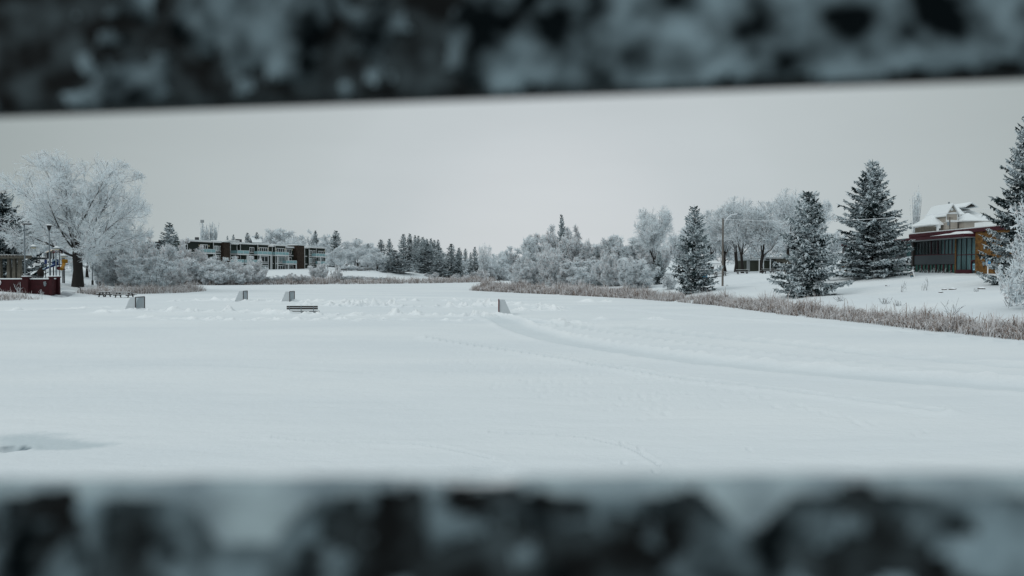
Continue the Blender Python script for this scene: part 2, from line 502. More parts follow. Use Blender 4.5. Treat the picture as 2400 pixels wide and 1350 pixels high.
# shovelled heaps round the rinks
ridge([(770, 706), (900, 705), (1010, 706), (1130, 704)], 0.34, 1.3, seed=2, freq=1.36)
ridge([(700, 716), (830, 718), (960, 719), (1080, 721), (1150, 718)], 0.46, 1.4, seed=3, freq=1.27)
ridge([(560, 705), (650, 707), (760, 708), (860, 709)], 0.25, 1.6, seed=12, freq=1.19)
ridge([(300, 728), (380, 730), (480, 731), (560, 731), (660, 736)], 0.31, 1.0, seed=4, freq=1.53)
ridge([(660, 737), (780, 739), (900, 739), (1030, 739), (1140, 742)], 0.34, 1.0, seed=5, freq=1.44)
ridge([(330, 746), (500, 750), (700, 749), (900, 750), (1120, 752)], 0.17, 1.2, seed=6, freq=1.53)
ridge([(420, 707), (500, 704), (560, 703)], 0.31, 1.6, seed=14, freq=1.02)
ridge([(20, 728), (120, 728), (230, 722)], 0.22, 1.6, seed=15, freq=1.02)
ridge([(230, 735), (300, 728), (350, 727)], 0.25, 1.2, seed=16, freq=1.36, soft=0.4)
ridge([(1195, 712), (1240, 716), (1300, 722)], 0.34, 1.5, seed=7, freq=1.36)
ridge([(1200, 730), (1250, 728), (1310, 727)], 0.31, 1.2, seed=8, freq=1.53)
ridge([(1290, 762), (1330, 757), (1360, 759)], 0.43, 0.8, seed=9, freq=1.87, soft=0.3)
ridge([(1395, 750), (1410, 749)], 0.34, 0.5, seed=10, freq=2.04, soft=0.5)
ridge([(1525, 748), (1550, 749)], 0.37, 0.8, seed=11, freq=2.04, soft=0.4)
ridge([(1385, 708), (1420, 708)], 0.31, 1.3, seed=13, freq=1.36, soft=0.3)
ridge([(1590, 708), (1605, 707)], 0.31, 0.8, seed=17, freq=1.36, soft=0.5)
# cleared lane leaving the rink and curving past the bank
track([(1150, 742), (1185, 752), (1215, 770), (1300, 797), (1450, 822), (1700, 856), (2000, 882), (2400, 912), (2900, 950)], 0.06, 1.1, 0.27, 0.30, side=1, seed=41)
track([(1240, 752), (1330, 768), (1450, 766), (1560, 778), (1700, 794), (1900, 812), (2100, 838), (2400, 862), (2800, 890)], 0.05, 0.5, 0.17, 0.36, side=1, seed=42)
track([(1000, 792), (1120, 812), (1260, 832), (1420, 860), (1600, 890), (1800, 912), (2000, 940), (2200, 965)], 0.06, 0.22, 0.09, 0.25, seed=43)
track([(1420, 720), (1500, 728), (1600, 738), (1800, 752), (2100, 775), (2400, 805)], 0.05, 0.3, 0.06, 0.3, seed=44)
track([(1300, 760), (1500, 790), (1700, 815), (2000, 850), (2400, 885)], 0.04, 0.25, 0.09, 0.2, seed=45)
track([(0, 733), (120, 730), (220, 725), (320, 722)], 0.10, 0.5, 0.08, 0.4, seed=46)
track([(580, 700), (700, 697), (900, 695), (1100, 700)], 0.06, 0.4, 0.08, 0.4, seed=47)
track([(1150, 1012), (1360, 1022), (1450, 1042), (1505, 1062), (1548, 1092)], 0.03, 0.06, 0.015, 0.1, seed=48)
track([(640, 1025), (760, 1035), (1000, 1040), (1150, 1075)], 0.015, 0.08, 0.02, 0.12, seed=49)
track([(120, 860), (420, 855), (640, 862), (860, 875)], 0.015, 0.3, 0.02, 0.3, seed=50)
# footprints
rg = np.random.default_rng(4)
def dent(px, py, r, dep, asp=2.2):
    global Z
    x0, y0 = ice(px, py)
    mk = (np.abs(X - x0) < 4 * r) & (np.abs(Y - y0) < 4 * r * asp)
    if mk.any():
        q = ((X[mk] - x0) / r) ** 2 + ((Y[mk] - y0) / (r * asp)) ** 2
        Z[mk] += -dep * np.exp(-q) + dep * 0.25 * np.exp(-(q - 2.2) ** 2)
for i in range(130):
    t = rg.random()
    px = 1040 + t * 560 + rg.normal(0, 45); py = 842 + t * 100 + rg.normal(0, 20)
    dent(px, py, 0.10, 0.022)
for i in range(34):
    dent(1330 + i * 22 + rg.normal(0, 6), 834 + i * 5 + rg.normal(0, 5), 0.11, 0.035)
for px, py in [(1502, 1054), (1544, 1088), (1537, 1106), (1460, 1040), (1385, 840), (1400, 846), (1390, 858), (2175, 1012), (2150, 1019), (1760, 1054), (1465, 1084)]:
    dent(px, py, 0.06, 0.045)
# a wind-scoured patch of bare grey ice with a refrozen hole
hx, hy = ice(20, 1054)
q = ((X - hx) / 0.33) ** 2 + ((Y - hy) / 0.26) ** 2
Z += -0.10 * np.exp(-q ** 2) + 0.03 * np.exp(-(q - 1.9) ** 2)
WET = np.clip(np.exp(-((q - 0.95) / 0.5) ** 2) * (0.25 + 1.5 * fbm(X * 5, Y * 5, oct=3, seed=88)) - 0.25, 0, 0.9) + 0.35 * np.exp(-q * 2)
cx, cy = ice(95, 1036)
n = fbm(X * 0.55, Y * 2.4, oct=4, seed=77)
q = np.sqrt(((X - cx) / 1.75) ** 2 + ((Y - cy) / 0.75) ** 2)
scour = np.clip((1.0 - q + (n - 0.5) * 1.8) * 1.7, 0, 1) * (q < 2)
Z -= 0.012 * scour
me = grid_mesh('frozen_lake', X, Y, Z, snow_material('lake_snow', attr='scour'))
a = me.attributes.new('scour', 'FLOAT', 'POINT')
a.data.foreach_set('value', np.maximum(scour, PACK_SHADE * 0.75).astype(np.float32).ravel())  # bare ice patch, plus the lanes with their painted groove shade
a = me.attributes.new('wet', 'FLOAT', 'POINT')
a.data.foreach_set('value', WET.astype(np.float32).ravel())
a = me.attributes.new('fresh_lit', 'FLOAT', 'POINT')
a.data.foreach_set('value', FRESH_LIT.astype(np.float32).ravel())
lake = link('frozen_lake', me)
tag(lake, kind='structure')
LZ = Z
del TH, RD
# ------------------------------------------------------------------ trees
def unit(v):
    return v / np.maximum(np.linalg.norm(v, axis=-1, keepdims=True), 1e-9)

def grow_lines(p0, dirs, L, n, wig, up, rng):
    """polylines (N, n, 3) starting at p0 in direction dirs with length L"""
    N = len(p0)
    P = np.empty((N, n, 3)); P[:, 0] = p0
    d = unit(dirs)
    upv = np.zeros((N, 3)); upv[:, 2] = up if np.isscalar(up) else 1
    if not np.isscalar(up): upv[:, 2] = up
    for k in range(1, n):
        d = unit(d + rng.normal(0, wig, (N, 3)) + upv / (n - 1))
        P[:, k] = P[:, k - 1] + d * (L / (n - 1))[:, None]
    return P

def env_exit(p, d, c, r):
    """distance along d from p to the surface of an ellipsoid with centre c, radii r"""
    q, e = (p - c) / r, d / r
    a = (e * e).sum(-1); b = (q * e).sum(-1); cc = (q * q).sum(-1) - 1
    disc = np.maximum(b * b - a * cc, 0)
    return np.maximum((-b + np.sqrt(disc)) / a, 0.0)

def spawn(P, Rd, nper, t0, t1, ang, asd, Lf, n, wig, up, rng, c, r, rr=0.6, rmin=0.012, rtip=0.4, lvar=0.3, floor_z=0.25):
    N, m, _ = P.shape
    K = N * nper
    idx = np.repeat(np.arange(N), nper)
    t = t0 + (t1 - t0) * ((np.tile(np.arange(nper), N) + rng.random(K)) / nper)
    s = np.clip(t * (m - 1), 0, m - 1.001); i = s.astype(int); f = (s - i)[:, None]
    p0 = P[idx, i] * (1 - f) + P[idx, i + 1] * f
    r0 = Rd[idx, i] * (1 - f[:, 0]) + Rd[idx, i + 1] * f[:, 0]
    tan = unit(P[idx, i + 1] - P[idx, i])
    perp = rng.normal(0, 1, (K, 3)); perp = unit(perp - (perp * tan).sum(-1, keepdims=True) * tan)
    a = np.clip(rng.normal(ang, asd, K), 0.1, 1.7)[:, None]
    d = tan * np.cos(a) + perp * np.sin(a)
    d[:, 2] += 0.12 * (up if np.isscalar(up) else 0)
    d = unit(d)
    L = Lf * (1.15 - 0.5 * t) * (1 + rng.uniform(-lvar, lvar, K))
    ex = env_exit(p0, d, c, r)
    L = np.minimum(L, np.maximum(ex * rng.uniform(0.85, 1.12, K), 0.12 * Lf))
    Q = grow_lines(p0, d, L, n, wig, up, rng)
    Q[:, :, 2] = np.maximum(Q[:, :, 2], floor_z * rng.random((K, 1)) + 0.05)
    ra = np.maximum(r0 * rr, rmin)
    RR = ra[:, None] * np.linspace(1, rtip, n)[None, :]
    return Q, np.maximum(RR, rmin * 0.6)

def tubes(P, Rd, S):
    """all polylines as open tubes with S sides -> verts, quads"""
    N, n, _ = P.shape
    T = np.empty_like(P)
    T[:, 1:-1] = P[:, 2:] - P[:, :-2]; T[:, 0] = P[:, 1] - P[:, 0]; T[:, -1] = P[:, -1] - P[:, -2]
    T = unit(T)
    ref = np.where(np.abs(T[..., 2:3]) < 0.9, np.array([0.21, 0.13, 0.97]), np.array([0.95, 0.2, 0.1]))
    A = unit(np.cross(T, ref)); B = np.cross(T, A)
    q = np.linspace(0, 2 * np.pi, S, endpoint=False)
    V = P[:, :, None] + (A[:, :, None] * np.cos(q)[None, None, :, None] + B[:, :, None] * np.sin(q)[None, None, :, None]) * Rd[:, :, None, None]
    i = np.arange(N * n * S).reshape(N, n, S)
    j = np.roll(i, -1, axis=2)
    Q = np.stack([i[:, :-1], j[:, :-1], j[:, 1:], i[:, 1:]], -1).reshape(-1, 4)
    return V.reshape(-1, 3), Q

def merge(chunks):
    """[(verts, quads, material index or array)] -> verts, quads, mi"""
    vs, qs, ms, k = [], [], [], 0
    for v, q, m in chunks:
        vs.append(v); qs.append(q + k); k += len(v)
        ms.append(np.full(len(q), m, np.int32) if np.isscalar(m) else m)
    return np.concatenate(vs), np.concatenate(qs), np.concatenate(ms)

def per_line(choice, n, S):
    return np.repeat(choice, (n - 1) * S)

def decid_meshes(key, seed, H, W, trunk_r=0.3, fork=0.22, limbs=6, lang=(0.25, 0.95), n2=8, n3=8, n4=6, tw=0.022, cz=None, multi=0, warm=0.1, up=0.25, twl=None, lean=0.0, drop=0.0, limb_dark=True, bare=0.06, clus=1.0, t3=0.12, up3=0.12, thin=1.0, golden=False):
    """trunk mesh and crown mesh of a frosted broad-leaved tree or a many-stemmed shrub"""
    rng = np.random.default_rng(seed)
    cz = H * (0.60 if not multi else 0.50) if cz is None else cz
    c = np.array([lean, 0, cz]); r = np.array([W / 2, W / 2, H - cz])
    if multi:
        r = np.array([W / 2, W / 2, max(H - cz, cz * 1.02)])
    up_pts = []
    if not multi:
        hz = H * fork
        tp = np.array([[(0, 0, -0.3), (0.02 * H * rng.normal(), 0.02 * H * rng.normal(), hz * 0.5), (lean * 0.3 + 0.01 * H * rng.normal(), 0, hz), (lean * 0.6, 0.0, hz * 1.35)]])
        tr = np.array([[trunk_r * 1.35, trunk_r * 0.95, trunk_r * 0.9, trunk_r * 0.55]])
        k = np.arange(limbs)
        az = 2 * np.pi * (k + rng.uniform(-0.3, 0.3, limbs)) / limbs
        el = rng.permutation(np.linspace(lang[0], lang[1], limbs))
        if golden:
            tp[0, 1:, :2] *= 0.25
            az = k * 2.4; el = np.linspace(lang[0], lang[1], limbs) + rng.normal(0, 0.04, limbs)
        p0 = np.repeat(tp[:, 2], limbs, 0); p0[:, 2] += rng.uniform(-0.25, 0.3, limbs) * hz
        d = np.stack([np.cos(az) * np.sin(el), np.sin(az) * np.sin(el), np.cos(el)], -1)
        L = env_exit(p0, d, c, r) * rng.uniform(0.78, 0.92, limbs)
        P1 = grow_lines(p0, d, L, 7, 0.12, up, rng)
        R1 = (trunk_r * thin * rng.uniform(0.26, 0.46, limbs))[:, None] * np.linspace(1, 0.16, 7)[None]
    else:
        az = rng.uniform(0, 2 * np.pi, multi); el = np.sqrt(rng.random(multi)) * 1.15
        rr0 = rng.random(multi) * W * 0.16
        p0 = np.stack([np.cos(az) * rr0, np.sin(az) * rr0, np.full(multi, -0.15)], -1)
        d = np.stack([np.cos(az) * np.sin(el), np.sin(az) * np.sin(el), np.cos(el)], -1)
        L = env_exit(p0, d, c, r) * rng.uniform(0.75, 1.0, multi)
        P1 = grow_lines(p0, d, L, 6, 0.12, 0.10, rng)
        R1 = (trunk_r * rng.uniform(0.4, 1.0, multi))[:, None] * np.linspace(1, 0.2, 6)[None]
        tp = None
    base = float(np.mean(L))
    P2, R2 = spawn(P1, R1, n2, 0.22 if not multi else 0.15, 1.0, 0.72, 0.22, base * 0.45, 6, 0.16, up * 0.6 - drop, rng, c, r, 0.55, 0.02)
    P3, R3 = spawn(P2, R2, n3, t3, 1.0, 0.75, 0.25, base * 0.20 * clus, 5, 0.2, up3 - drop, rng, c, r, 0.6, tw * 0.95)
    twl = twl or max(0.45, base * 0.075)
    P4, R4 = spawn(P3, R3, n4, 0.08, 1.0, 0.8, 0.3, twl, 3, 0.22, up3 * 0.8 - drop, rng, c, r * 1.02, 0.7, tw, rtip=0.7)
    R4 = np.clip(R4, tw * 0.7, tw * 1.25)
    mats = [M['bark'], M['limb'], M['frost'], M['frost_warm'], M['twig']]
    ch = []
    v, q = tubes(P2, R2 + 0.008, 4); ch.append((v, q, 1))
    v, q = tubes(P3, np.maximum(R3, tw * 0.9), 3); k = rng.random(len(P3)); ch.append((v, q, per_line(np.where(k < 0.22, 4, np.where(k < 0.25 + warm, 3, 2)), P3.shape[1], 3)))
    v, q = tubes(P4, R4, 3); k = rng.random(len(P4)); ch.append((v, q, per_line(np.where(k < bare, 4, np.where(k < bare + warm, 3, 2)), P4.shape[1], 3)))
    if multi:
        v, q = tubes(P1, R1, 5)
        sv, sq, sm = v, q, np.full(len(q), 1, np.int32)
    else:
        v, q = tubes(P1, R1, 7); v2, q2 = tubes(tp, tr, 12)
        sv, sq, sm = merge([(v2, q2, 0), (v, q, 1 if not limb_dark else per_line((rng.random(len(P1)) < 0.55).astype(np.int32), P1.shape[1], 7))])
    cv, cq, cm = merge(ch)
    used = np_mesh(key + '_stem', sv, quads=sq, mats=mats, qmi=sm, smooth=True)
    crown = np_mesh(key + '_crown', cv, quads=cq, mats=mats, qmi=cm)
    return [('stems' if multi else 'trunk', used), ('crown', crown)], float(np.percentile(cv[:, 2], 98.8)), 2 * float(np.percentile(np.hypot(cv[:, 0], cv[:, 1]), 95.5))

def spindles(A, B, r0, S=4):
    """double cones from A to B, widest at 35 percent: verts, tris"""
    N = len(A)
    ax = B - A
    T = unit(ax)
    ref = np.where(np.abs(T[:, 2:3]) < 0.9, np.array([0.0, 0.0, 1.0]), np.array([1.0, 0, 0]))
    U = unit(np.cross(T, ref)); V = np.cross(T, U)
    mid = A + ax * 0.38
    q = np.linspace(0, 2 * np.pi, S, endpoint=False) + 0.6
    ring = mid[:, None] + (U[:, None] * np.cos(q)[None, :, None] + V[:, None] * np.sin(q)[None, :, None]) * r0[:, None, None]
    vs = np.concatenate([A[:, None], ring, B[:, None]], 1)
    b = (np.arange(N) * (S + 2))[:, None]
    k = np.arange(S); k2 = (k + 1) % S
    t1 = np.stack([np.zeros(S, int), 1 + k2, 1 + k], -1); t2 = np.stack([np.full(S, S + 1), 1 + k, 1 + k2], -1)
    tt = np.concatenate([t1, t2], 0)
    return vs.reshape(-1, 3), (b[:, :, None] + tt[None]).reshape(-1, 3), 2 * S

def spruce_meshes(key, seed, H, W, whorl=0.36, per=7, sub=0.19, power=0.85, tuft=0.07, droop=0.25, frost=0.45, irreg=0.18, skirt=0.05, top_el=0.7, clump=0.9, hang=0.9):
    rng = np.random.default_rng(seed)
    zs = np.arange(skirt * H, H * 0.985, whorl)
    rows = []
    side = rng.uniform(-irreg, irreg, 8)
    for z in zs:
        f = z / H
        n = per if f < 0.9 else max(4, per - 2)
        for k in range(n):
            az = 2 * np.pi * (k + rng.uniform(-0.35, 0.35)) / n + z * 2.4
            lob = 1 + np.interp((az / (2 * np.pi) % 1) * 8, np.arange(9), np.append(side, side[0]))
            prof = (1 - f) ** power * min(1.0, 0.72 + f * 2.2)
            L = W / 2 * prof * lob * rng.uniform(0.55, 1.18) + 0.12
            el = -0.12 - droop * 0.4 + f * top_el + rng.normal(0, 0.09)
            rows.append((z + rng.uniform(-0.14, 0.14), az, L, el))
    rows = np.array(rows)
    z, az, L, el = rows.T
    N = len(z); nb = 8
    t = np.linspace(0, 1, nb)[None]
    hor = np.cos(el)[:, None] * L[:, None] * t
    ver = np.sin(el)[:, None] * L[:, None] * t + (-droop * t * (1 - t) * 1.2 + 0.10 * t ** 2) * L[:, None]
    yaw = az[:, None] + 0.10 * rng.normal(0, 1, (N, 1)) * t
    P = np.stack([np.cos(yaw) * hor, np.sin(yaw) * hor, z[:, None] + ver], -1)
    A, B, RR, lvl = [], [], [], []
    for i in range(N):
        Li = L[i]
        m = max(3, int(Li / sub))
        tt = np.linspace(0.12 if Li > 1 else 0.0, 1.0, m)
        s = tt * (nb - 1); j = np.minimum(s.astype(int), nb - 2); f = (s - j)[:, None]
        p = P[i, j] * (1 - f) + P[i, j + 1] * f
        tan = unit(P[i, j + 1] - P[i, j])
        sidev = unit(np.cross(tan, np.array([0, 0, 1.0])))
        for sg in (-1, 1):
            l = (0.34 * Li * (1 - tt) * np.minimum(1, tt * 3 + 0.3) + 0.20) * rng.uniform(0.65, 1.2, m)
            a = rng.uniform(0.55, 1.0, m)[:, None]
            d = tan * np.cos(a) + sg * sidev * np.sin(a)
            d[:, 2] += rng.normal(-0.08, 0.16, m) 
            d = unit(d)
            e_ = p + d * l[:, None]
            A.append(p); B.append(e_); RR.append(np.minimum(tuft, 0.03 + l * 0.14)); 
            # secondary shoots on long ones
            big = l > 0.5
            if big.any():
                for q_, sg2 in ((0.35, 1), (0.5, -1), (0.68, 1), (0.82, -1)):
                    pp = p[big] + d[big] * (l[big] * q_)[:, None]
                    s2 = unit(np.cross(d[big], np.array([0, 0, 1.0]))) * sg2
                    dd = unit(d[big] * 0.75 + s2 * 0.65 + rng.normal(0, 0.15, (big.sum(), 3)) + np.array([0, 0, -0.10]))
                    l2 = l[big] * (1.05 - q_) * 0.6 + 0.12
                    A.append(pp); B.append(pp + dd * l2[:, None]); RR.append(np.minimum(tuft * 0.85, 0.03 + l2 * 0.14))
        # hanging and rising shoots give the branch its thickness
        for sgn, lo, hi in ((-1, 0.20, 0.50), (-1, 0.16, 0.36), (1, 0.10, 0.22)):
            tt2 = rng.uniform(0.08, 1.0, m); s2_ = tt2 * (nb - 1); j2 = np.minimum(s2_.astype(int), nb - 2); f2 = (s2_ - j2)[:, None]
            p = P[i, j2] * (1 - f2) + P[i, j2 + 1] * f2
            tan = unit(P[i, j2 + 1] - P[i, j2])
            sidev = unit(np.cross(tan, np.array([0, 0, 1.0])))
            offs = sidev * (rng.uniform(-0.26, 0.26, m) * Li * (1.05 - tt2))[:, None]
            l = rng.uniform(lo, hi, m) * min(1.0, 0.5 + Li * 0.35)
            d = tan * rng.uniform(0.2, 0.9, (m, 1)) + sidev * rng.normal(0, 0.35, (m, 1)); d[:, 2] += sgn * hang
            A.append(p + offs); B.append(p + offs + unit(d) * l[:, None]); RR.append(np.minimum(tuft, 0.035 + l * 0.16))
        # the axis and its tip
        A.append(P[i, :-1]); B.append(P[i, 1:] + (P[i, 1:] - P[i, :-1]) * 0.5); RR.append(np.full(nb - 1, tuft * 0.9))
        A.append(P[i, -2:-1]); B.append(P[i, -1:] + unit(P[i, -1:] - P[i, -2:-1]) * 0.25); RR.append(np.full(1, tuft))
    A.append(np.array([[0, 0, H * 0.93]])); B.append(np.array([[0, 0, H + 0.1]])); RR.append(np.array([tuft]))
    A, B, RR = np.concatenate(A), np.concatenate(B), np.concatenate(RR)
    RR = RR * rng.uniform(0.7, 1.2, len(RR))
    v, tr, per_ = spindles(A, B, RR)
    mid = (A + B) / 2
    n = fbm(mid[:, 0] * clump, mid[:, 1] * clump, mid[:, 2] * clump, oct=3, seed=seed)
    f = np.clip(frost + (n - 0.5) * 3.2, 0.06, 0.97)
    k = rng.random(len(A))
    mi = np.where(k < f * 0.55, 2, np.where(k < f, 1, 0))
    crown = np_mesh(key + '_crown', v, tris=tr, mats=[M['needle'], M['needle_mid'], M['needle_frost']], tmi=np.repeat(mi, per_))
    tv, tq = tubes(np.array([[(0, 0, -0.4), (0, 0, H * 0.35), (0, 0, H * 0.97)]]), np.array([[0.018 * H + 0.05, 0.012 * H, 0.02]]), 8)
    trunk = np_mesh(key + '_trunk', tv, quads=tq, mats=[M['bark']], smooth=True)
    return [('trunk', trunk), ('crown', crown)], H, 2 * float(np.percentile(np.hypot(v[:, 0], v[:, 1]), 98.5))

def poplar_meshes(key, seed, H, W, stems=10, tw=0.04):
    rng = np.random.default_rng(seed)
    az = rng.uniform(0, 2 * np.pi, stems); r0 = rng.random(stems) * W * 0.18
    p0 = np.stack([np.cos(az) * r0, np.sin(az) * r0, np.full(stems, H * 0.05)], -1)
    el = rng.uniform(0.03, 0.16, stems)
    d = np.stack([np.cos(az) * np.sin(el), np.sin(az) * np.sin(el), np.cos(el)], -1)
    L = H * rng.uniform(0.6, 0.95, stems); L[0] = H * 0.97
    P1 = grow_lines(p0, d, L, 7, 0.04, 0.3, rng)
    R1 = np.full((stems, 1), 0.1) * np.linspace(1, 0.25, 7)[None]
    c = np.array([0, 0, H * 0.48]); r = np.array([W / 2, W / 2, H * 0.53])
    P2, R2 = spawn(P1, R1, 20, 0.05, 1.0, 0.35, 0.12, H * 0.14, 5, 0.08, 0.6, rng, c, r, 0.5, 0.03)
    P3, R3 = spawn(P2, R2, 8, 0.1, 1.0, 0.35, 0.15, H * 0.05, 3, 0.12, 0.5, rng, c, r, 0.6, tw)
    v, q = tubes(P2, R2, 3); k = rng.random(len(P2))
    ch = [(v, q, per_line(np.where(k < .3, 1, 0), 5, 3))]
    v, q = tubes(P3, R3, 3); k = rng.random(len(P3)); ch.append((v, q, per_line(np.where(k < .12, 1, 0), 3, 3)))
    cv, cq, cm = merge(ch)
    crown = np_mesh(key + '_crown', cv, quads=cq, mats=[M['frost'], M['twig']], qmi=cm)
    tv, tq = tubes(P1, R1, 5)
    tv2, tq2 = tubes(np.array([[(0, 0, -0.3), (0, 0, H * 0.12)]]), np.array([[0.3, 0.2]]), 8)
    tv, tq, tm = merge([(tv, tq, 1), (tv2, tq2, 1)])
    trunk = np_mesh(key + '_trunk', tv, quads=tq, mats=[M['bark'], M['limb']], qmi=tm, smooth=True)
    return [('trunk', trunk), ('crown', crown)], float(np.percentile(cv[:, 2], 98.8)), 2 * float(np.percentile(np.hypot(cv[:, 0], cv[:, 1]), 95.5))

PROTO = {}
# hero trees
PROTO['elm'] = decid_meshes('elm', 17, 20.0, 23.0, trunk_r=0.70, fork=0.25, limbs=16, lang=(0.06, 1.36), n2=11, n3=11, n4=8, t3=0.12, tw=0.028, cz=11.4, up=0.05, up3=0.15, twl=0.9, bare=0.03, clus=0.95, thin=0.72, golden=True)
for i, s in enumerate((21, 22, 23)):
    PROTO['tree%d' % i] = decid_meshes('tree%d' % i, s, 13.0, 9.0, trunk_r=0.26, fork=0.24, limbs=8, lang=(0.08, 0.85), n2=11, n3=10, n4=7, t3=0.15, tw=0.022, up=0.5, up3=0.4, cz=7.0, twl=0.70, bare=0.04, clus=1.0)
for i, s in enumerate((31, 32, 33)):
    PROTO['round%d' % i] = decid_meshes('round%d' % i, s, 12.0, 11.0, trunk_r=0.26, fork=0.14, limbs=9, lang=(0.15, 1.3), n2=8, n3=11, n4=7, t3=0.2, tw=0.042, cz=5.6, up=0.25, up3=0.25, twl=0.75, bare=0.04, clus=0.7)
for i, s in enumerate((41, 42, 43, 44)):
    PROTO['shrub%d' % i] = decid_meshes('shrub%d' % i, s, 6.0, 6.0, trunk_r=0.07, multi=20, n2=8, n3=11, n4=8, t3=0.30, tw=0.027, warm=(0.1, 0.3, 0.2, 0.45)[i], twl=0.42, bare=0.05, clus=0.62)
for i, s in enumerate((51, 52)):
    PROTO['bush%d' % i] = decid_meshes('bush%d' % i, s, 4.5, 6.0, trunk_r=0.055, multi=18, n2=6, n3=10, n4=7, t3=0.35, tw=0.034, warm=(0.12, 0.4)[i], twl=0.45, bare=0.06, clus=0.65)
PROTO['whip'] = decid_meshes('whip', 61, 10.0, 5.5, trunk_r=0.12, fork=0.12, limbs=7, lang=(0.05, 0.4), n2=7, n3=5, n4=3, tw=0.03, up=0.6, twl=0.8)
PROTO['near'] = decid_meshes('near', 71, 7.6, 7.6, trunk_r=0.09, fork=0.1, limbs=11, lang=(0.1, 1.45), n2=8, n3=7, n4=6, tw=0.042, cz=3.4, up=0.16, twl=0.36, limb_dark=False, bare=0.03)
PROTO['spruce_big'] = spruce_meshes('spruce_big', 81, 15.0, 9.6, frost=0.82, power=0.78, droop=0.20, sub=0.17, tuft=0.095, whorl=0.38)
PROTO['spruce_lump'] = spruce_meshes('spruce_lump', 82, 10.8, 5.6, frost=0.98, power=0.60, irreg=0.32, droop=0.25, tuft=0.09, sub=0.16, whorl=0.34, hang=1.2)
PROTO['spruce_mid'] = spruce_meshes('spruce_mid', 83, 11.0, 5.6, frost=0.92, power=0.80, irreg=0.34, droop=0.32, whorl=0.40, per=6, tuft=0.085, sub=0.16, hang=1.2)
PROTO['spruce_tall'] = spruce_meshes('spruce_tall', 84, 18.0, 9.5, frost=0.72, power=0.75, droop=0.38, whorl=0.46, irreg=0.24, tuft=0.095, sub=0.18, hang=1.2)
PROTO['spruce_dark'] = spruce_meshes('spruce_dark', 85, 15.0, 12.0, frost=0.5, power=0.6, droop=0.5, whorl=0.45, irreg=0.25, tuft=0.11, sub=0.2, hang=1.4)
for i, s in enumerate((91, 92, 93)):
    PROTO['far%d' % i] = spruce_meshes('far%d' % i, s, 14.0, 6.0, frost=(0.78, 0.95, 1.1)[i], power=(0.62, 0.75, 0.7)[i], whorl=0.5, per=7, sub=0.26, tuft=0.14, irreg=0.25, droop=0.28)
for i, s in enumerate((95, 96)):
    PROTO['poplar%d' % i] = poplar_meshes('poplar%d' % i, s, 16.0, (4.2, 2.2)[i], stems=22, tw=0.075)

SCALE_H = {}
def plant(proto, name, px, top, d, wpx, label, cat='tree', group=None, rz=None, sink=0.1, zb=None):
    parts, H0, W0 = PROTO[proto]
    g = at(px, d)
    if zb is not None: g.z = zb
    h = zat(top, d) - g.z
    w = wpx * d / F * (1.3 if proto.startswith('far') else 1.0)
    rz = random.Random(px * 7 + int(d)).uniform(0, 6.28) if rz is None else rz
    o = empty(name, label, cat, (g.x, g.y, g.z - sink), rz, group)
    o.scale = (w / W0, w / W0, (h + sink) / H0)
    for pn, me in parts:
        link(pn, me, o)
    return o

GS = 'frosted spruces around the lake'; GD = 'frosted leafless trees around the lake'; GB = 'frosted shrubs along the shore'
# --- park on the near west bank
plant('elm', 'elm_tree', 182, 376, 125, 314, 'huge spreading frost-covered elm with thick dark trunk beside the playground', group=GD, rz=1.0)
plant('spruce_dark', 'spruce_tree', 6, 452, 131, 176, 'dark drooping spruce behind the pergola at the edge of the park', group=GS)
for a in [('tree0', 250, 522, 176, 110, 'pale frosted tree behind the big elm, nearest to its trunk'),
          ('tree1', 305, 540, 180, 76, 'slim frosted tree behind the pale shrubs, between elm and spruce'),
          ('round0', 205, 528, 190, 120, 'pale frosted tree directly behind the trunk of the big elm'),
          ('round1', 100, 505, 196, 150, 'broad frosted tree behind the playground and the street lamps'),
          ('tree2', 45, 520, 205, 110, 'frosted tree far behind the dark drooping spruce')]:
    plant(a[0], 'frosted_tree', *a[1:5], a[5], group=GD)
for a in [('shrub0', 285, 566, 146, 124, 'tall pale frosted shrub just past the elm, rear of the shore thicket'),
          ('shrub1', 330, 570, 144, 110, 'pale frosted shrub in the middle of the thicket beside the elm'),
          ('shrub2', 375, 585, 143, 100, 'pinkish frosted shrub at the lake end of the thicket beside the elm'),
          ('shrub0', 345, 607, 134, 130, 'low wide frosted shrub at the front of the thicket above the reeds'),
          ('shrub2', 262, 603, 150, 90, 'small frosted shrub nearest the elm, low in the thicket'),
          ('shrub1', 402, 622, 139, 66, 'small frosted shrub at the very tip of the reed point')]:
    plant(a[0], 'frosted_shrub', *a[1:5], a[5], 'shrub', GB)
for a in [('shrub3', 440, 572, 207, 90, 'tall blue-grey frosted shrub in front of the left end of the apartments'),
          ('bush0', 412, 590, 209, 70, 'blue-grey frosted shrub below the spruce beside the apartments'),
          ('bush0', 472, 606, 204, 110, 'wide blue-grey frosted shrub under the first glass balcony'),
          ('bush0', 528, 606, 205, 96, 'blue-grey frosted shrub in front of the first brick tower'),
          ('shrub1', 588, 613, 206, 74, 'pale cream frosted shrub in front of the middle balconies'),
          ('bush0', 505, 626, 201, 80, 'low frosted shrub on the reeds below the first brick tower'),
          ('bush0', 560, 632, 203, 60, 'low dark frosted shrub between the brick tower and the cream shrub'),
          ('bush1', 446, 632, 200, 70, 'low frosted shrub on the far reeds behind the reed point'),
          ('bush1', 686, 643, 214, 60, 'low grey shrub on the shore in front of the white columns'),
          ('shrub1', 746, 621, 222, 46, 'round frosted shrub in front of the right end of the apartments'),
          ('shrub3', 788, 627, 220, 30, 'slim pinkish frosted shrub beside the round one by the apartments'),
          ('bush1', 728, 648, 216, 50, 'low frosted shrub at the foot of the round shrub by the apartments')]:
    plant(a[0], 'frosted_shrub', *a[1:5], a[5], 'shrub', GB)
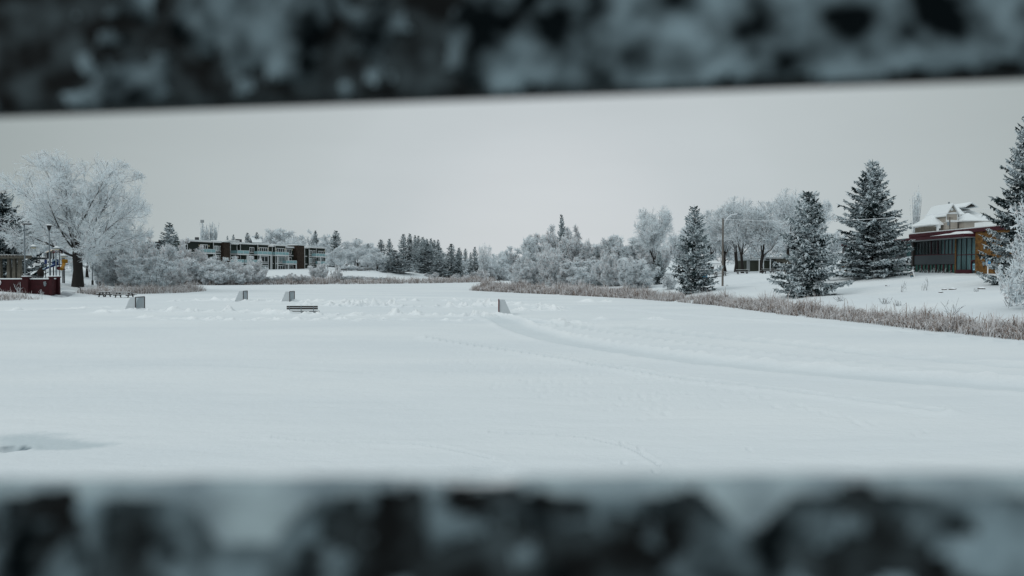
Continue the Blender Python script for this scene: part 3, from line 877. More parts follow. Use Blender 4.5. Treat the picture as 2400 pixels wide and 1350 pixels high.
# --- behind and beside the apartments
for a in [('far1', 398, 522, 208, 66, 'frosted spruce standing at the left end of the dark apartments'),
          ('far0', 548, 550, 345, 15, 'small dark spruce tip above the brick tower roof'),
          ('far0', 534, 553, 350, 11, 'tiny spruce tip above the apartment roof, smallest of them'),
          ('far0', 581, 546, 335, 24, 'slender dark spruce above the middle of the apartment roof'),
          ('far0', 603, 545, 335, 22, 'dark bushy pine above the middle of the apartment roof'),
          ('far1', 740, 541, 335, 26, 'narrow spruce behind the second brick tower'),
          ('far0', 788, 541, 330, 40, 'broad dark spruce behind the right end of the apartments'),
          ('far0', 836, 559, 340, 18, 'dark spruce tip over the round frosted trees right of the apartments'),
          ('far0', 863, 571, 330, 20, 'small dark spruce half sunk among frosted trees beside the twin spruces'),
          ('far0', 893, 562, 305, 32, 'dark spruce, left one of the twin spruces'),
          ('far0', 913, 560, 300, 24, 'dark spruce, right one of the twin spruces'),
          ('far0', 946, 549, 290, 30, 'tallest dark spruce at the left end of the dense spruce stand'),
          ('far0', 961, 548, 296, 26, 'second dark spruce from the left in the dense spruce stand'),
          ('far1', 973, 552, 290, 26, 'third spruce from the left in the dense spruce stand'),
          ('far0', 981, 553, 300, 24, 'fourth spruce from the left in the dense spruce stand'),
          ('far0', 991, 556, 292, 28, 'fifth spruce in the dense spruce stand, behind the white one'),
          ('far0', 1001, 560, 296, 22, 'sixth spruce in the dense spruce stand'),
          ('far0', 1010, 559, 300, 22, 'seventh spruce in the dense spruce stand'),
          ('far0', 1018, 563, 294, 24, 'eighth spruce in the dense spruce stand'),
          ('far0', 1027, 562, 298, 20, 'rightmost tall spruce of the dense spruce stand'),
          ('far2', 996, 562, 262, 58, 'whitest spruce, heavy with frost in front of the dense stand'),
          ('far1', 1031, 580, 258, 44, 'frosted spruce just right of the whitest one'),
          ('far1', 1058, 572, 264, 46, 'frosted spruce with two tops near the end of the stand'),
          ('far0', 1076, 581, 266, 26, 'dark spruce at the right end of the stand above the reeds'),
          ('far1', 924, 586, 248, 70, 'big wide spruce in front of the dense stand on the left'),
          ('far0', 1091, 583, 310, 18, 'small spruce standing apart right of the stand, further away'),
          ('far0', 1113, 579, 280, 22, 'dark narrow spruce alone at the end of the lake, the taller'),
          ('far0', 1103, 592, 276, 14, 'dark narrow spruce alone at the end of the lake, the shorter'),
          ('far0', 1206, 598, 430, 14, 'tiny dark spruce in the gap above the channel, first'),
          ('far0', 1215, 598, 430, 13, 'tiny dark spruce in the gap above the channel, middle'),
          ('far0', 1224, 601, 430, 12, 'tiny dark spruce in the gap above the channel, last and lowest'),
          ('far0', 1157, 596, 420, 8, 'tiny spruce tip over the frosted trees at the end of the lake')]:
    plant(a[0], 'spruce_tree', *a[1:5], a[5], group=GS)
for a in [('round0', 668, 540, 345, 116, 'broad domed frosted tree behind the middle of the apartments'),
          ('round1', 622, 553, 350, 70, 'frosted tree behind the apartments, left of the broad dome'),
          ('round2', 722, 547, 350, 66, 'frosted tree behind the apartments, right of the broad dome'),
          ('round1', 690, 563, 325, 70, 'frosted tree close above the apartment roof'),
          ('round0', 762, 553, 345, 50, 'frosted tree between the narrow and the broad spruce'),
          ('round2', 640, 566, 325, 60, 'low frosted tree just above the middle roof'),
          ('round2', 752, 566, 320, 50, 'low frosted tree above the second brick tower'),
          ('round1', 790, 580, 262, 56, 'round frosted tree touching the right end of the apartments'),
          ('tree1', 832, 562, 330, 62, 'frosted tree right of the broad dark spruce'),
          ('round0', 860, 573, 340, 60, 'wide frosted tree in front of small spruce tips'),
          ('tree0', 838, 583, 268, 64, 'frosted tree with visible dark trunks on the far lawn'),
          ('tree2', 862, 598, 262, 46, 'small frosted tree with forked trunk on the far lawn'),
          ('round2', 812, 590, 300, 50, 'frosted tree filling the gap beside the apartments'),
          ('tree1', 884, 592, 256, 50, 'small frosted tree left of the big wide spruce'),
          ('round0', 882, 583, 300, 50, 'pale frosted tree behind the big wide spruce'),
          ('whip', 1137, 574, 292, 34, 'tall bare wispy tree at the end of the lake'),
          ('round1', 1166, 594, 335, 62, 'round frosted tree at the head of the channel'),
          ('round2', 1190, 592, 345, 46, 'frosted tree beside the channel, next to the shrubby point'),
          ('round0', 1140, 602, 300, 60, 'pale frosted tree below the bare wispy one'),
          ('round2', 1085, 604, 290, 46, 'pale frosted tree behind the end of the spruce stand'),
          ('round1', 1050, 596, 310, 60, 'frosted tree glimpsed between spruces of the stand')]:
    plant(a[0], 'frosted_tree', *a[1:5], a[5], group=GD)
for a in [('bush1', 1122, 634, 275, 56, 'low frosted shrub below the lone narrow spruce'),
          ('bush0', 1160, 626, 300, 54, 'frosted shrub on the far bank of the channel'),
          ('bush0', 1192, 630, 300, 44, 'frosted shrub on the far bank nearest the shrubby point'),
          ('bush1', 1012, 640, 252, 34, 'small frosted shrub in front of the whitest spruce'),
          ('bush1', 1080, 644, 254, 40, 'small frosted shrub in front of the right end of the stand'),
          ('bush0', 628, 648, 212, 44, 'low grey shrub in the reeds below the second glass balcony'),
          ('bush0', 660, 646, 213, 44, 'low grey shrub in the reeds in front of the white columns'),
          ('bush1', 706, 648, 216, 46, 'low grey shrub in the reeds below the second brick tower'),
          ('bush0', 812, 646, 226, 50, 'low grey shrub in the reeds under the far lawn benches'),
          ('bush1', 852, 648, 229, 50, 'low pinkish shrub in the reeds under the small lawn bench'),
          ('bush0', 893, 650, 231, 50, 'low grey shrub in the reeds left of the big wide spruce'),
          ('bush0', 818, 622, 250, 46, 'frosted shrub on the far lawn right of the apartments'),
          ('shrub1', 848, 626, 252, 30, 'pale frosted shrub under the tree with visible trunks on the far lawn'),
          ('shrub0', 868, 616, 268, 40, 'tall frosted shrub behind the far lawn bench'),
          ('bush0', 893, 622, 262, 40, 'frosted shrub left of the big wide spruce'),
          ('bush1', 955, 636, 262, 40, 'frosted shrub in the gap right of the big wide spruce'),
          ('shrub2', 905, 632, 246, 30, 'small pale shrub at the foot of the big wide spruce')]:
    plant(a[0], 'frosted_shrub', *a[1:5], a[5], 'shrub', GB)
for a in [('poplar0', 480, 527, 350, 24, 'pale columnar poplar behind the apartment roof, left of a pair'),
          ('poplar0', 500, 525, 352, 22, 'pale columnar poplar behind the apartment roof, right of a pair'),
          ('poplar1', 2148, 456, 215, 16, 'thin columnar poplar above the office roof, tallest'),
          ('poplar1', 2141, 466, 217, 12, 'thin columnar poplar above the office roof, shorter twin')]:
    plant(a[0], 'poplar_tree', *a[1:5], a[5], group='columnar poplars')
# --- the shrubby point in the middle
plant('spruce_mid', 'spruce_tree', 1316, 501, 151, 46, 'lone spruce top rising out of the shrubs on the point', group=GS)
for a in [('shrub0', 1232, 582, 152, 110, 'frosted shrub at the lake tip of the point'),
          ('shrub3', 1262, 566, 154, 132, 'tall frosted shrub left of the lone spruce top'),
          ('shrub2', 1296, 548, 152, 126, 'tallest frosted shrub, right under the lone spruce top'),
          ('shrub3', 1348, 548, 153, 87, 'tall pinkish frosted shrub right of the lone spruce top'),
          ('shrub1', 1326, 556, 147, 118, 'pale frosted shrub between the two tallest ones of the point'),
          ('shrub0', 1280, 560, 147, 105, 'frosted shrub just left below the lone spruce top'),
          ('shrub2', 1404, 570, 143, 105, 'frosted shrub behind the wide front one of the point'),
          ('shrub1', 1372, 566, 148, 126, 'tall pale frosted shrub in the middle of the point'),
          ('shrub0', 1428, 580, 146, 137, 'frosted shrub right of the middle of the point, rear row'),
          ('shrub3', 1420, 576, 160, 79, 'pinkish frosted shrub behind the rear row of the point'),
          ('shrub0', 1478, 560, 142, 132, 'tall pale frosted shrub beside the forked tree'),
          ('shrub1', 1520, 574, 140, 105, 'frosted shrub under the forked tree'),
          ('shrub2', 1250, 602, 138, 96, 'low frosted shrub at the front near the tip of the point'),
          ('shrub1', 1312, 590, 131, 104, 'low frosted shrub at the front below the lone spruce'),
          ('shrub0', 1378, 614, 126, 110, 'wide frosted shrub at the front in the middle of the point'),
          ('shrub1', 1436, 598, 122, 90, 'frosted shrub at the front, left of the round one'),
          ('shrub0', 1492, 610, 113, 96, 'round frosted shrub with dark stems showing above the reeds'),
          ('bush1', 1215, 640, 158, 40, 'small grey shrub low at the very tip of the point'),
          ('bush0', 1568, 645, 104, 40, 'small frosted shrub at the foot of the slender spruce')]:
    plant(a[0], 'frosted_shrub', *a[1:5], a[5], 'shrub', GB)
# --- the east bank
for a in [('tree0', 1535, 492, 130, 114, 'frosted tree with a dark forked trunk beside the shrubby point'),
          ('tree2', 1592, 548, 152, 100, 'frosted tree behind the slender spruce and the forked tree'),
          ('tree1', 1668, 496, 158, 96, 'frosted tree behind the utility pole, left'),
          ('tree2', 1724, 472, 146, 124, 'frosted tree behind the utility pole, with the lowest lamp arm before it'),
          ('tree0', 1740, 478, 138, 104, 'frosted tree with a leaning dark trunk right of the utility pole'),
          ('tree1', 1786, 476, 136, 110, 'frosted tree with a straight dark trunk between pole and lumpy spruce'),
          ('tree2', 1846, 454, 158, 116, 'tallest frosted tree, behind the lumpy spruce'),
          ('tree0', 1900, 470, 165, 100, 'frosted tree between the lumpy and the big pyramid spruce'),
          ('tree1', 1700, 492, 150, 90, 'frosted tree in the row behind the pole, with a short dark trunk'),
          ('round0', 1600, 556, 205, 90, 'hazy frosted tree low behind the slender spruce, farthest back'),
          ('round1', 1690, 545, 210, 100, 'hazy frosted tree low behind the gazebo and the utility pole'),
          ('round2', 1760, 548, 205, 90, 'hazy frosted tree seen between the dark trunks, behind the olive building'),
          ('round0', 1830, 540, 210, 110, 'hazy frosted tree behind the olive building roof'),
          ('round1', 1950, 545, 200, 90, 'hazy frosted tree behind the gap left of the big pyramid spruce'),
          ('tree0', 1640, 520, 170, 90, 'pale frosted tree seen right behind the slender spruce')]:
    plant(a[0], 'frosted_tree', *a[1:5], a[5], group=GD)
plant('spruce_mid', 'spruce_tree', 1626, 480, 96, 116, 'slender ragged spruce left of the utility pole', group=GS, rz=0.6)
plant('spruce_mid', 'spruce_tree', 1544, 588, 118, 44, 'small dark spruce under the forked tree', group=GS)
plant('spruce_lump', 'spruce_tree', 1894, 449, 76, 150, 'lumpy heavily frosted spruce rooted beside the reeds', group=GS, rz=2.0)
plant('spruce_big', 'spruce_tree', 2042, 374, 100, 186, 'big pyramid-shaped spruce in front of the office', group=GS, rz=0.2)
plant('spruce_tall', 'spruce_tree', 2402, 268, 72, 172, 'tallest dark spruce beside the brick end of the office', group=GS, rz=0.9)
plant('near', 'frosted_tree', 2438, 462, 48, 172, 'thickly rimed small tree in front of the tallest spruce', group=GD, rz=0.4)

# ------------------------------------------------------------------ reeds
def reed_mesh(name, line, depth, dens, h, w, seed, seg=5, tan=0.35, frost=0.4, front=0.6):
    rng = np.random.default_rng(seed)
    line = np.array(line, float)
    e = line[1:] - line[:-1]; L = np.hypot(e[:, 0], e[:, 1])
    n = int(L.sum() * (depth + front) * dens)
    k = rng.choice(len(L), n, p=L / L.sum()); t = rng.random(n)
    p = line[k] + e[k] * t[:, None]
    nrm = np.stack([e[k, 1], -e[k, 0]], -1) / L[k][:, None]          # to the right of the line = inland
    o = rng.uniform(-front, depth, n)
    p = p + nrm * o[:, None] + rng.normal(0, 0.25, (n, 2))
    cl = fbm(p[:, 0] * 0.8, p[:, 1] * 0.8, oct=3, seed=seed)
    hh = h * (0.05 + 1.85 * cl) * rng.uniform(0.55, 1.15, n) * np.interp(o, [-front, 0.3, depth * 0.7, depth], [0.5, 0.9, 1.0, 0.55])
    hh = hh * (0.55 + 0.9 * fbm(p[:, 0] * 0.22, p[:, 1] * 0.22, oct=2, seed=seed + 40)) * np.where(rng.random(n) < 0.03, 1.45, 1.0)
    keep = (cl > 0.32 + 0.16 * rng.random(n)) & (hh > 0.2)
    p, hh, o, cl = p[keep], hh[keep], o[keep], cl[keep]; n = len(p)
    z0 = np.maximum(terr(p[:, 0], p[:, 1]), -0.02)
    a = rng.uniform(0, 2 * np.pi, n) ; bend = rng.beta(1.5, 1.2, n) * 1.25
    ld = np.stack([np.cos(a), np.sin(a)], -1)
    tt = np.linspace(0, 1, seg)
    hor = bend[:, None] * 0.75 * tt[None] ** 2 * hh[:, None]
    ver = hh[:, None] * (tt[None] - 0.62 * bend[:, None] * tt[None] ** 3)
    C = np.stack([p[:, 0:1] + ld[:, 0:1] * hor, p[:, 1:2] + ld[:, 1:2] * hor, z0[:, None] + ver - 0.03], -1)
    fa = rng.uniform(0, 2 * np.pi, n)
    wv = np.stack([np.cos(fa), np.sin(fa), np.zeros(n)], -1)[:, None] * (w * rng.uniform(0.6, 1.3, n))[:, None, None] * np.array([1.0] + [0.95] * (seg - 2) + [0.45])[None, :, None] * 0.5
    V = np.stack([C - wv, C + wv], 2).reshape(-1, 3)
    i = np.arange(n * seg * 2).reshape(n, seg, 2)
    Q = np.stack([i[:, :-1, 0], i[:, :-1, 1], i[:, 1:, 1], i[:, 1:, 0]], -1)
    u = rng.random((n, 1)); s = np.arange(seg - 1)[None] / (seg - 1)
    fr = frost + 0.38 * (s - 0.3) + 0.5 * (cl[:, None] - 0.5)
    mi = np.where(u < fr, 2, np.where(u < fr + tan, 1, 0)) + 0 * s
    return np_mesh(name, V, quads=Q.reshape(-1, 4), mats=[M['reed_dark'], M['reed_tan'], M['reed_frost']], qmi=mi.reshape(-1).astype(np.int32))

def reeds(name, line, depth, dens, h, w, seed, label, **k):
    o = link(name, reed_mesh(name, line, depth, dens, h, w, seed, **k))
    return tag(o, label, 'reeds', 'reed beds along the lake shore', 'stuff')
LK = [tuple(p) for p in LAKE]
reeds('reeds', LK[2:9], 2.0, 150, 1.15, 0.034, 1, 'frosted tan reeds along the near east bank below the office', tan=0.38, frost=0.50)
reeds('reeds', LK[8:12] + [(-4.2, 150)], 3.6, 70, 1.6, 0.05, 2, 'frosted brown reeds around the foot of the shrubby point', tan=0.40, frost=0.47)
reeds('reeds', [(1, 200), (2, 240), (3, 320)], 4, 12, 1.6, 0.07, 3, 'thin reeds along the far side of the shrubby point')
reeds('reeds', [(-4, 320), (-13, 252), (-26.6, 231), (-50, 215), (-67, 207), (-74, 201), (-95, 195)], 5.0, 20, 2.0, 0.07, 4, 'brown reeds along the far shore below apartments and spruces', tan=0.40, frost=0.46)
reeds('reeds', [(-78, 150), (-57.6, 138), (-57, 127), (-62, 118), (-62.5, 112)], 4.0, 45, 1.5, 0.035, 5, 'frosted brown reeds around the reed point below the shore thicket', tan=0.35, frost=0.50)
reeds('reeds', [(-62, 97), (-63.5, 91), (-63.3, 75)], 3.5, 40, 1.1, 0.03, 6, 'frosted reeds below the burgundy wall', tan=0.35, frost=0.48)
# ------------------------------------------------------------------ materials of built things
M['siding'] = noise_mat('dark_green_siding', (0.018, 0.026, 0.022), (0.024, 0.033, 0.028), 0.8, stretch=(0.2, 0.2, 12), rough=0.7)
M['siding_grey'] = mat('grey_siding', (0.05, 0.055, 0.06), 0.7)
M['trim'] = mat('white_trim', (0.62, 0.64, 0.65), 0.5)
M['glass'] = mat('window_glass', (0.012, 0.018, 0.020), 0.12, 0.35)
M['rail_glass'] = mat('balcony_glass', (0.24, 0.40, 0.43), 0.15, 0.4)
M['curtain'] = mat('drawn_curtain', (0.22, 0.27, 0.28), 0.8)
M['black'] = mat('black_metal', (0.012, 0.013, 0.014), 0.5, 0.3)
M['steel'] = mat('grey_steel', (0.16, 0.19, 0.21), 0.5, 0.4)
M['burg'] = mat('burgundy_paint', (0.055, 0.012, 0.018), 0.6)
M['burg_wall'] = noise_mat('burgundy_wall', (0.042, 0.008, 0.011), (0.030, 0.007, 0.009), 1.5, rough=0.75)
M['lamp_glow'] = mat('lamp_lens', (0.62, 0.56, 0.40), 0.4)
M['wood_dark'] = noise_mat('dark_wet_wood', (0.020, 0.018, 0.016), (0.034, 0.030, 0.027), 3, stretch=(1, 8, 8), rough=0.7)
M['wood_grey'] = noise_mat('weathered_wood', (0.16, 0.145, 0.13), (0.11, 0.10, 0.09), 2, stretch=(6, 6, 0.5), rough=0.8)
M['concrete'] = noise_mat('brown_concrete', (0.10, 0.095, 0.078), (0.14, 0.13, 0.11), 3, rough=0.85)
M['spandrel'] = noise_mat('speckled_panel', (0.040, 0.050, 0.058), (0.055, 0.068, 0.075), 9, rough=0.6)
M['soffit'] = mat('pale_soffit', (0.34, 0.36, 0.37), 0.7)
M['frosted_wire'] = mat('frosted_wire', (0.66, 0.70, 0.73), 0.9)
M['tan_siding'] = noise_mat('tan_siding', (0.34, 0.31, 0.275), (0.30, 0.275, 0.24), 0.7, stretch=(0.2, 0.2, 14), rough=0.75)
M['olive'] = mat('olive_wall', (0.060, 0.066, 0.052), 0.8)
M['yellow'] = mat('yellow_plastic', (0.33, 0.165, 0.012), 0.45)
M['ygreen'] = mat('yellow_green_plastic', (0.26, 0.22, 0.02), 0.5)
M['blue'] = mat('blue_plastic', (0.025, 0.05, 0.16), 0.45)
M['pblue'] = mat('pale_blue_plastic', (0.30, 0.42, 0.50), 0.45)
M['beige'] = mat('beige_panel', (0.52, 0.47, 0.40), 0.6)
M['maroon'] = mat('maroon_panel', (0.10, 0.014, 0.022), 0.55)
M['tarp'] = mat('blue_tarp', (0.02, 0.16, 0.28), 0.6)
M['sign_blue'] = mat('sign_blue', (0.03, 0.28, 0.50), 0.4)
M['sign_pale'] = mat('sign_pale_blue', (0.28, 0.55, 0.68), 0.4)
M['sign_deep'] = mat('sign_deep_blue', (0.01, 0.12, 0.36), 0.4)
M['white_paint'] = mat('white_paint', (0.72, 0.74, 0.75), 0.5)
M['car_white'] = mat('car_paint_white', (0.55, 0.57, 0.58), 0.3, 0.5)
M['net'] = crystal('iced_netting', (0.66, 0.70, 0.72), 0.35)
M['net_in'] = crystal('inner_netting', (0.72, 0.77, 0.79), 0.55)
M['red_pipe'] = mat('dark_red_pipe', (0.10, 0.018, 0.020), 0.5)
M['dark_pipe'] = mat('dark_pipe', (0.030, 0.022, 0.022), 0.5)
M['green_glass'] = mat('green_window_panel', (0.022, 0.085, 0.068), 0.25, 0.4)
M['teal_glass'] = noise_mat('teal_window_glass', (0.020, 0.055, 0.058), (0.07, 0.14, 0.15), 0.45, stretch=(1, 1, 0.35), rough=0.18, spec=0.4)
M['dark_glass'] = noise_mat('dark_window_glass', (0.008, 0.012, 0.013), (0.02, 0.035, 0.037), 0.5, rough=0.15, spec=0.35)
M['cloth_dark'] = mat('brown_burlap', (0.022, 0.017, 0.016), 0.95)

def brick_mat(name, c1, c2, mortar, bw=0.32, bh=0.12):
    m = mat(name, c1, 0.85)
    nt = m.node_tree; n, l = nt.nodes, nt.links
    tc = n.new('ShaderNodeTexCoord'); sx = n.new('ShaderNodeSeparateXYZ'); cx = n.new('ShaderNodeCombineXYZ'); ad = n.new('ShaderNodeMath')
    l.new(tc.outputs['Object'], sx.inputs[0]); l.new(sx.outputs['X'], ad.inputs[0]); l.new(sx.outputs['Y'], ad.inputs[1])
    l.new(ad.outputs[0], cx.inputs['X']); l.new(sx.outputs['Z'], cx.inputs['Y'])
    bt = n.new('ShaderNodeTexBrick'); bt.inputs['Scale'].default_value = 1.0
    bt.inputs['Brick Width'].default_value = bw; bt.inputs['Row Height'].default_value = bh; bt.inputs['Mortar Size'].default_value = 0.012
    bt.inputs['Color1'].default_value = (*c1, 1); bt.inputs['Color2'].default_value = (*c2, 1); bt.inputs['Mortar'].default_value = (*mortar, 1)
    l.new(cx.outputs[0], bt.inputs['Vector'])
    nz = n.new('ShaderNodeTexNoise'); nz.inputs['Scale'].default_value = 1.6; nz.inputs['Detail'].default_value = 6
    l.new(tc.outputs['Object'], nz.inputs['Vector'])
    mr = n.new('ShaderNodeMapRange'); mr.inputs['From Min'].default_value = 0.3; mr.inputs['From Max'].default_value = 0.7; mr.inputs['To Min'].default_value = 0.55; mr.inputs['To Max'].default_value = 1.2
    l.new(nz.outputs['Fac'], mr.inputs['Value'])
    mu = n.new('ShaderNodeVectorMath'); mu.operation = 'SCALE'
    l.new(bt.outputs['Color'], mu.inputs[0]); l.new(mr.outputs['Result'], mu.inputs['Scale'])
    l.new(mu.outputs['Vector'], n['Principled BSDF'].inputs['Base Color'])
    return m
M['brick_brown'] = brick_mat('brown_brick', (0.045, 0.030, 0.021), (0.034, 0.023, 0.018), (0.04, 0.03, 0.025))
M['brick_yellow'] = brick_mat('yellow_brick', (0.23, 0.120, 0.032), (0.14, 0.066, 0.020), (0.07, 0.045, 0.025), 0.42, 0.15)

def facade(A, B, flip=False):
    """frame with x along A->B, y out of the wall towards the viewer, z up (z = 0 at the ice)"""
    A, B = Vector((A[0], A[1], 0)), Vector((B[0], B[1], 0))
    u = (B - A).normalized(); nrm = Vector((u.y, -u.x, 0))
    if flip: nrm = -nrm
    m = Matrix(((u.x, nrm.x, 0, A.x), (u.y, nrm.y, 0, A.y), (0, 0, 1, 0), (0, 0, 0, 1)))
    def uz(px, py=None, n=0.0):
        o = A + nrm * n
        k = (px - 1200) / F
        uu = (k * o.y - o.x) / (u.x - k * u.y)
        if py is None: return uu
        return uu, H_EYE + (HZ - py) * (o.y + uu * u.y) / F
    return m, uz

def win(parent, fr, u0, u1, z0, z1, n, glass, frame, lights=2, fw=0.14, name='window'):
    """a window: pane mesh with its frame as a child"""
    p = MB(fr).box(u0 + fw * 0.5, u1 - fw * 0.5, n + 0.02, n + 0.05, z0 + fw * 0.5, z1 - fw * 0.5, glass).build(name, parent)
    b = MB(fr)
    b.box(u0, u1, n + 0.01, n + 0.12, z1 - fw, z1, frame).box(u0, u1, n + 0.01, n + 0.14, z0, z0 + fw, frame)
    for i in range(lights + 1):
        c = u0 + (u1 - u0) * i / lights
        a, e_ = (c, c + fw) if i == 0 else ((c - fw, c) if i == lights else (c - fw * 0.5, c + fw * 0.5))
        b.box(a, e_, n + 0.012, n + 0.118, z0 + fw, z1 - fw, frame)
    b.build('window_frame', p)
    return p

# ------------------------------------------------------------------ the dark apartments
ap = empty('apartment_building', 'long dark green three-storey apartments with glass balconies and two brick towers above the far shore', 'building', (-85, 250, 3.7))
FA, fz = facade((-96.9, 218), (-72.3, 290))
inv = Matrix.Translation((85, -250, -3.7))
def AB(): return MB(inv @ FA)
frA = inv @ FA
ROOF, F3, F2, F1 = 12.65, 9.40, 6.50, 3.6
u_ = lambda px, n=0.0: fz(px, None, n)
def module(x0, x1, n, top, m=None, base=0.0):
    a, b = u_(x0, n), u_(x1, n)
    g = AB().box(a, b, -4.6, n, base, top, m or M['siding'])
    return g.build('wall', ap), a, b
mods = [(427, 500, 0.0, ROOF, None), (500.3, 526, 0.6, ROOF, None), (540, 556.5, -0.8, ROOF - 0.2, None), (557, 563, -3.2, ROOF - 0.3, M['siding_grey']), (563.5, 604, 0.0, ROOF, None),
        (604.3, 630, 0.9, ROOF + 0.05, None), (630.3, 638, -2.2, ROOF - 0.6, M['siding_grey']), (638.3, 645, 0.3, ROOF - 0.35, None), (645.3, 670, 1.0, ROOF, None), (670.3, 689, 0.3, ROOF - 0.5, None),
        (689.3, 697, -1.4, ROOF - 0.55, M['siding_grey']), (714, 724, -0.2, ROOF - 0.3, None), (724.3, 741, 0.5, ROOF - 0.1, None), (741.3, 762.5, 0.8, ROOF - 0.1, None)]
roof = AB()
for x0, x1, n, top, m in mods:
    w, a, b = module(x0, x1, n, top, m)
    ov = 0.55
    roof.box(a - 0.25, b + 0.25, -4.8, n + ov, top + 0.002, top + 0.30, M['trim'])
    roof.box(a - 0.2, b + 0.2, -4.7, n + ov - 0.08, top + 0.302, top + 0.55, M['snow'])
    if m is None:
        for zf in (F2, F3):
            AB().box(a, b, n + 0.002, n + 0.07, zf - 0.13, zf + 0.13, M['trim']).build('floor_band', ap)
        AB().box(a, a + 0.22, n + 0.003, n + 0.075, 0.5, top - 0.01, M['trim']).build('corner_trim', ap)
        AB().box(b - 0.22, b, n + 0.003, n + 0.075, 0.5, top - 0.01, M['trim']).build('corner_trim', ap)
roof.build('roof', ap)
# brick stair towers
for x0, x1, top, n in ((525.5, 539.5, ROOF + 0.25, 1.9), (697.2, 713.8, ROOF + 0.55, 2.0)):
    a, b = u_(x0, n), u_(x1, n)
    t = AB().box(a, b, -4.7, n, 0.0, top, M['brick_brown']).build('brick_tower', ap)
    AB().box(a - 0.2, b + 0.2, -4.9, n + 0.25, top + 0.003, top + 0.28, M['snow']).build('snow_cap', t)
a, b = u_(519), u_(545)
AB().box(a, b, -4, 2.9, ROOF + 0.56, ROOF + 0.95, M['trim']).build('roof_slab', ap)
# chimneys
for px, w, h in ((462, 0.9, 1.0), (559.5, 2.2, 1.2)):
    c = u_(px, -3)
    AB().box(c - w / 2, c + w / 2, -3.3, -2.5, ROOF, ROOF + 0.55 + h, M['siding_grey']).build('chimney', ap)
# windows: (left px, right px, top z, bottom z, n, lights, glass)
g_, c_ = M['glass'], M['curtain']
WN = [(429, 440, 2.5, 0.6, 3, 0.0, 2), (470, 487, 2.55, 0.3, 3, 0.0, 3), (503, 512.5, 2.3, .55, 3, .6, 2), (515, 524, 2.3, .55, 3, .6, 2),
      (476, 487, 2.35, .2, 2, 0.0, 2), (503, 512.5, 2.3, .45, 2, .6, 2), (515, 524, 2.3, .45, 2, .6, 2),
      (546, 553.5, 2.3, .3, 2, -.8, 1), (545.5, 554, 2.2, .3, 1, -.8, 2), (559, 562.6, 2.2, .2, 3, -3.2, 1), (557.5, 562.5, 2.2, .2, 2, -3.2, 2),
      (585, 596, 2.4, .6, 3, 0.0, 2), (585, 595.5, 2.45, .7, 2, 0.0, 2), (567, 578, 2.3, .3, 1, 0.0, 3), (585, 596, 2.3, .6, 1, 0.0, 2),
      (608, 627.5, 2.45, .1, 3, .9, 4), (611.5, 628.5, 2.45, .35, 2, .9, 2), (612, 628, 2.3, .6, 1, .9, 3),
      (632, 637.5, 2.0, .2, 3, -2.2, 1), (632, 637.5, 2.2, .2, 2, -2.2, 1), (631.5, 637.5, 2.2, .2, 1, -2.2, 1),
      (648.5, 667, 2.5, .1, 3, 1.0, 4), (653, 668, 2.45, .35, 2, 1.0, 2), (651, 668, 2.3, .6, 1, 1.0, 3),
      (672.2, 682.8, 2.45, .5, 3, .3, 2), (672.2, 683, 2.3, .3, 2, .3, 2), (677.5, 688, 2.3, .3, 1, .3, 3),
      (689.8, 696.4, 2.3, .5, 3, -1.4, 2), (689.8, 696.4, 2.2, .3, 2, -1.4, 2), (690, 696.4, 2.2, .3, 1, -1.4, 2),
      (725, 731.6, 2.3, .45, 3, .5, 2), (733.4, 740, 2.3, .45, 3, .5, 2), (725, 731.6, 2.3, .45, 2, .5, 2), (733.4, 740, 2.3, .45, 2, .5, 2), (725, 731.6, 2.3, .45, 1, .5, 2), (733.4, 740, 2.3, .45, 1, .5, 2),
      (746, 758, 2.2, .1, 3, .8, 3), (745.5, 758, 2.3, .2, 2, .8, 3), (745.5, 758, 2.2, .5, 1, .8, 3)]
for k, (x0, x1, t, bo, fl, n, li) in enumerate(WN):
    zf = (F1, F2, F3)[fl - 1]
    win(ap, frA, u_(x0, n), u_(x1, n), zf + bo, zf + t, n, c_ if k % 5 == 2 else g_, M['trim'], li, fw=0.2)
# wall lamps
for px, n in ((467, 0), (490, 0), (606, .9), (629, .9), (646.5, 1.0), (668.6, 1.0), (760, .8), (685, .3)):
    c = u_(px, n)
    AB().box(c - 0.12, c + 0.12, n + 0.01, n + 0.16, F3 + 1.9, F3 + 2.4, M['lamp_glow']).build('wall_lamp', ap)
# balconies
def balcony(x0, x1, zf, n0, n1, post=(), parent=ap):
    a, b = u_(x0, n1), u_(x1, n1)
    s = AB().box(a, b, n0 + 0.08, n1, zf - 0.32, zf + 0.05, M['trim']).build('balcony', parent)
    gl = AB().box(a + 0.05, b - 0.05, n1 - 0.06, n1 - 0.02, zf + 0.14, zf + 1.05, M['rail_glass'])
    gl.box(a, a + 0.04, n0 + 0.1, n1 - 0.08, zf + 0.14, zf + 1.05, M['rail_glass']); gl.box(b - 0.04, b, n0 + 0.1, n1 - 0.08, zf + 0.14, zf + 1.05, M['rail_glass'])
    gl.build('glass_panel', s)
    r = AB().box(a, b, n1 - 0.09, n1 + 0.01, zf + 1.052, zf + 1.14, M['trim'])
    k = max(2, int((b - a) / 1.9))
    for i in range(k + 1):
        c = a + (b - a) * i / k
        r.box(c - 0.045, c + 0.045, n1 - 0.015, n1 + 0.03, zf + 0.05, zf + 1.05, M['trim'])
    r.build('handrail', s)
    for px in post:
        c = u_(px, n1 - 0.3)
        AB().box(c - 0.17, c + 0.17, n1 - 0.48, n1 - 0.14, 0.8, zf - 0.322, M['trim']).build('column', s)
    return s
balcony(474, 506, F3, 0.0, 2.1, (505,))
balcony(557.5, 584.5, F3, -0.8, 2.0, (579.5, 582.5))
balcony(541.5, 572.5, F2, -0.8, 2.0, (565,))
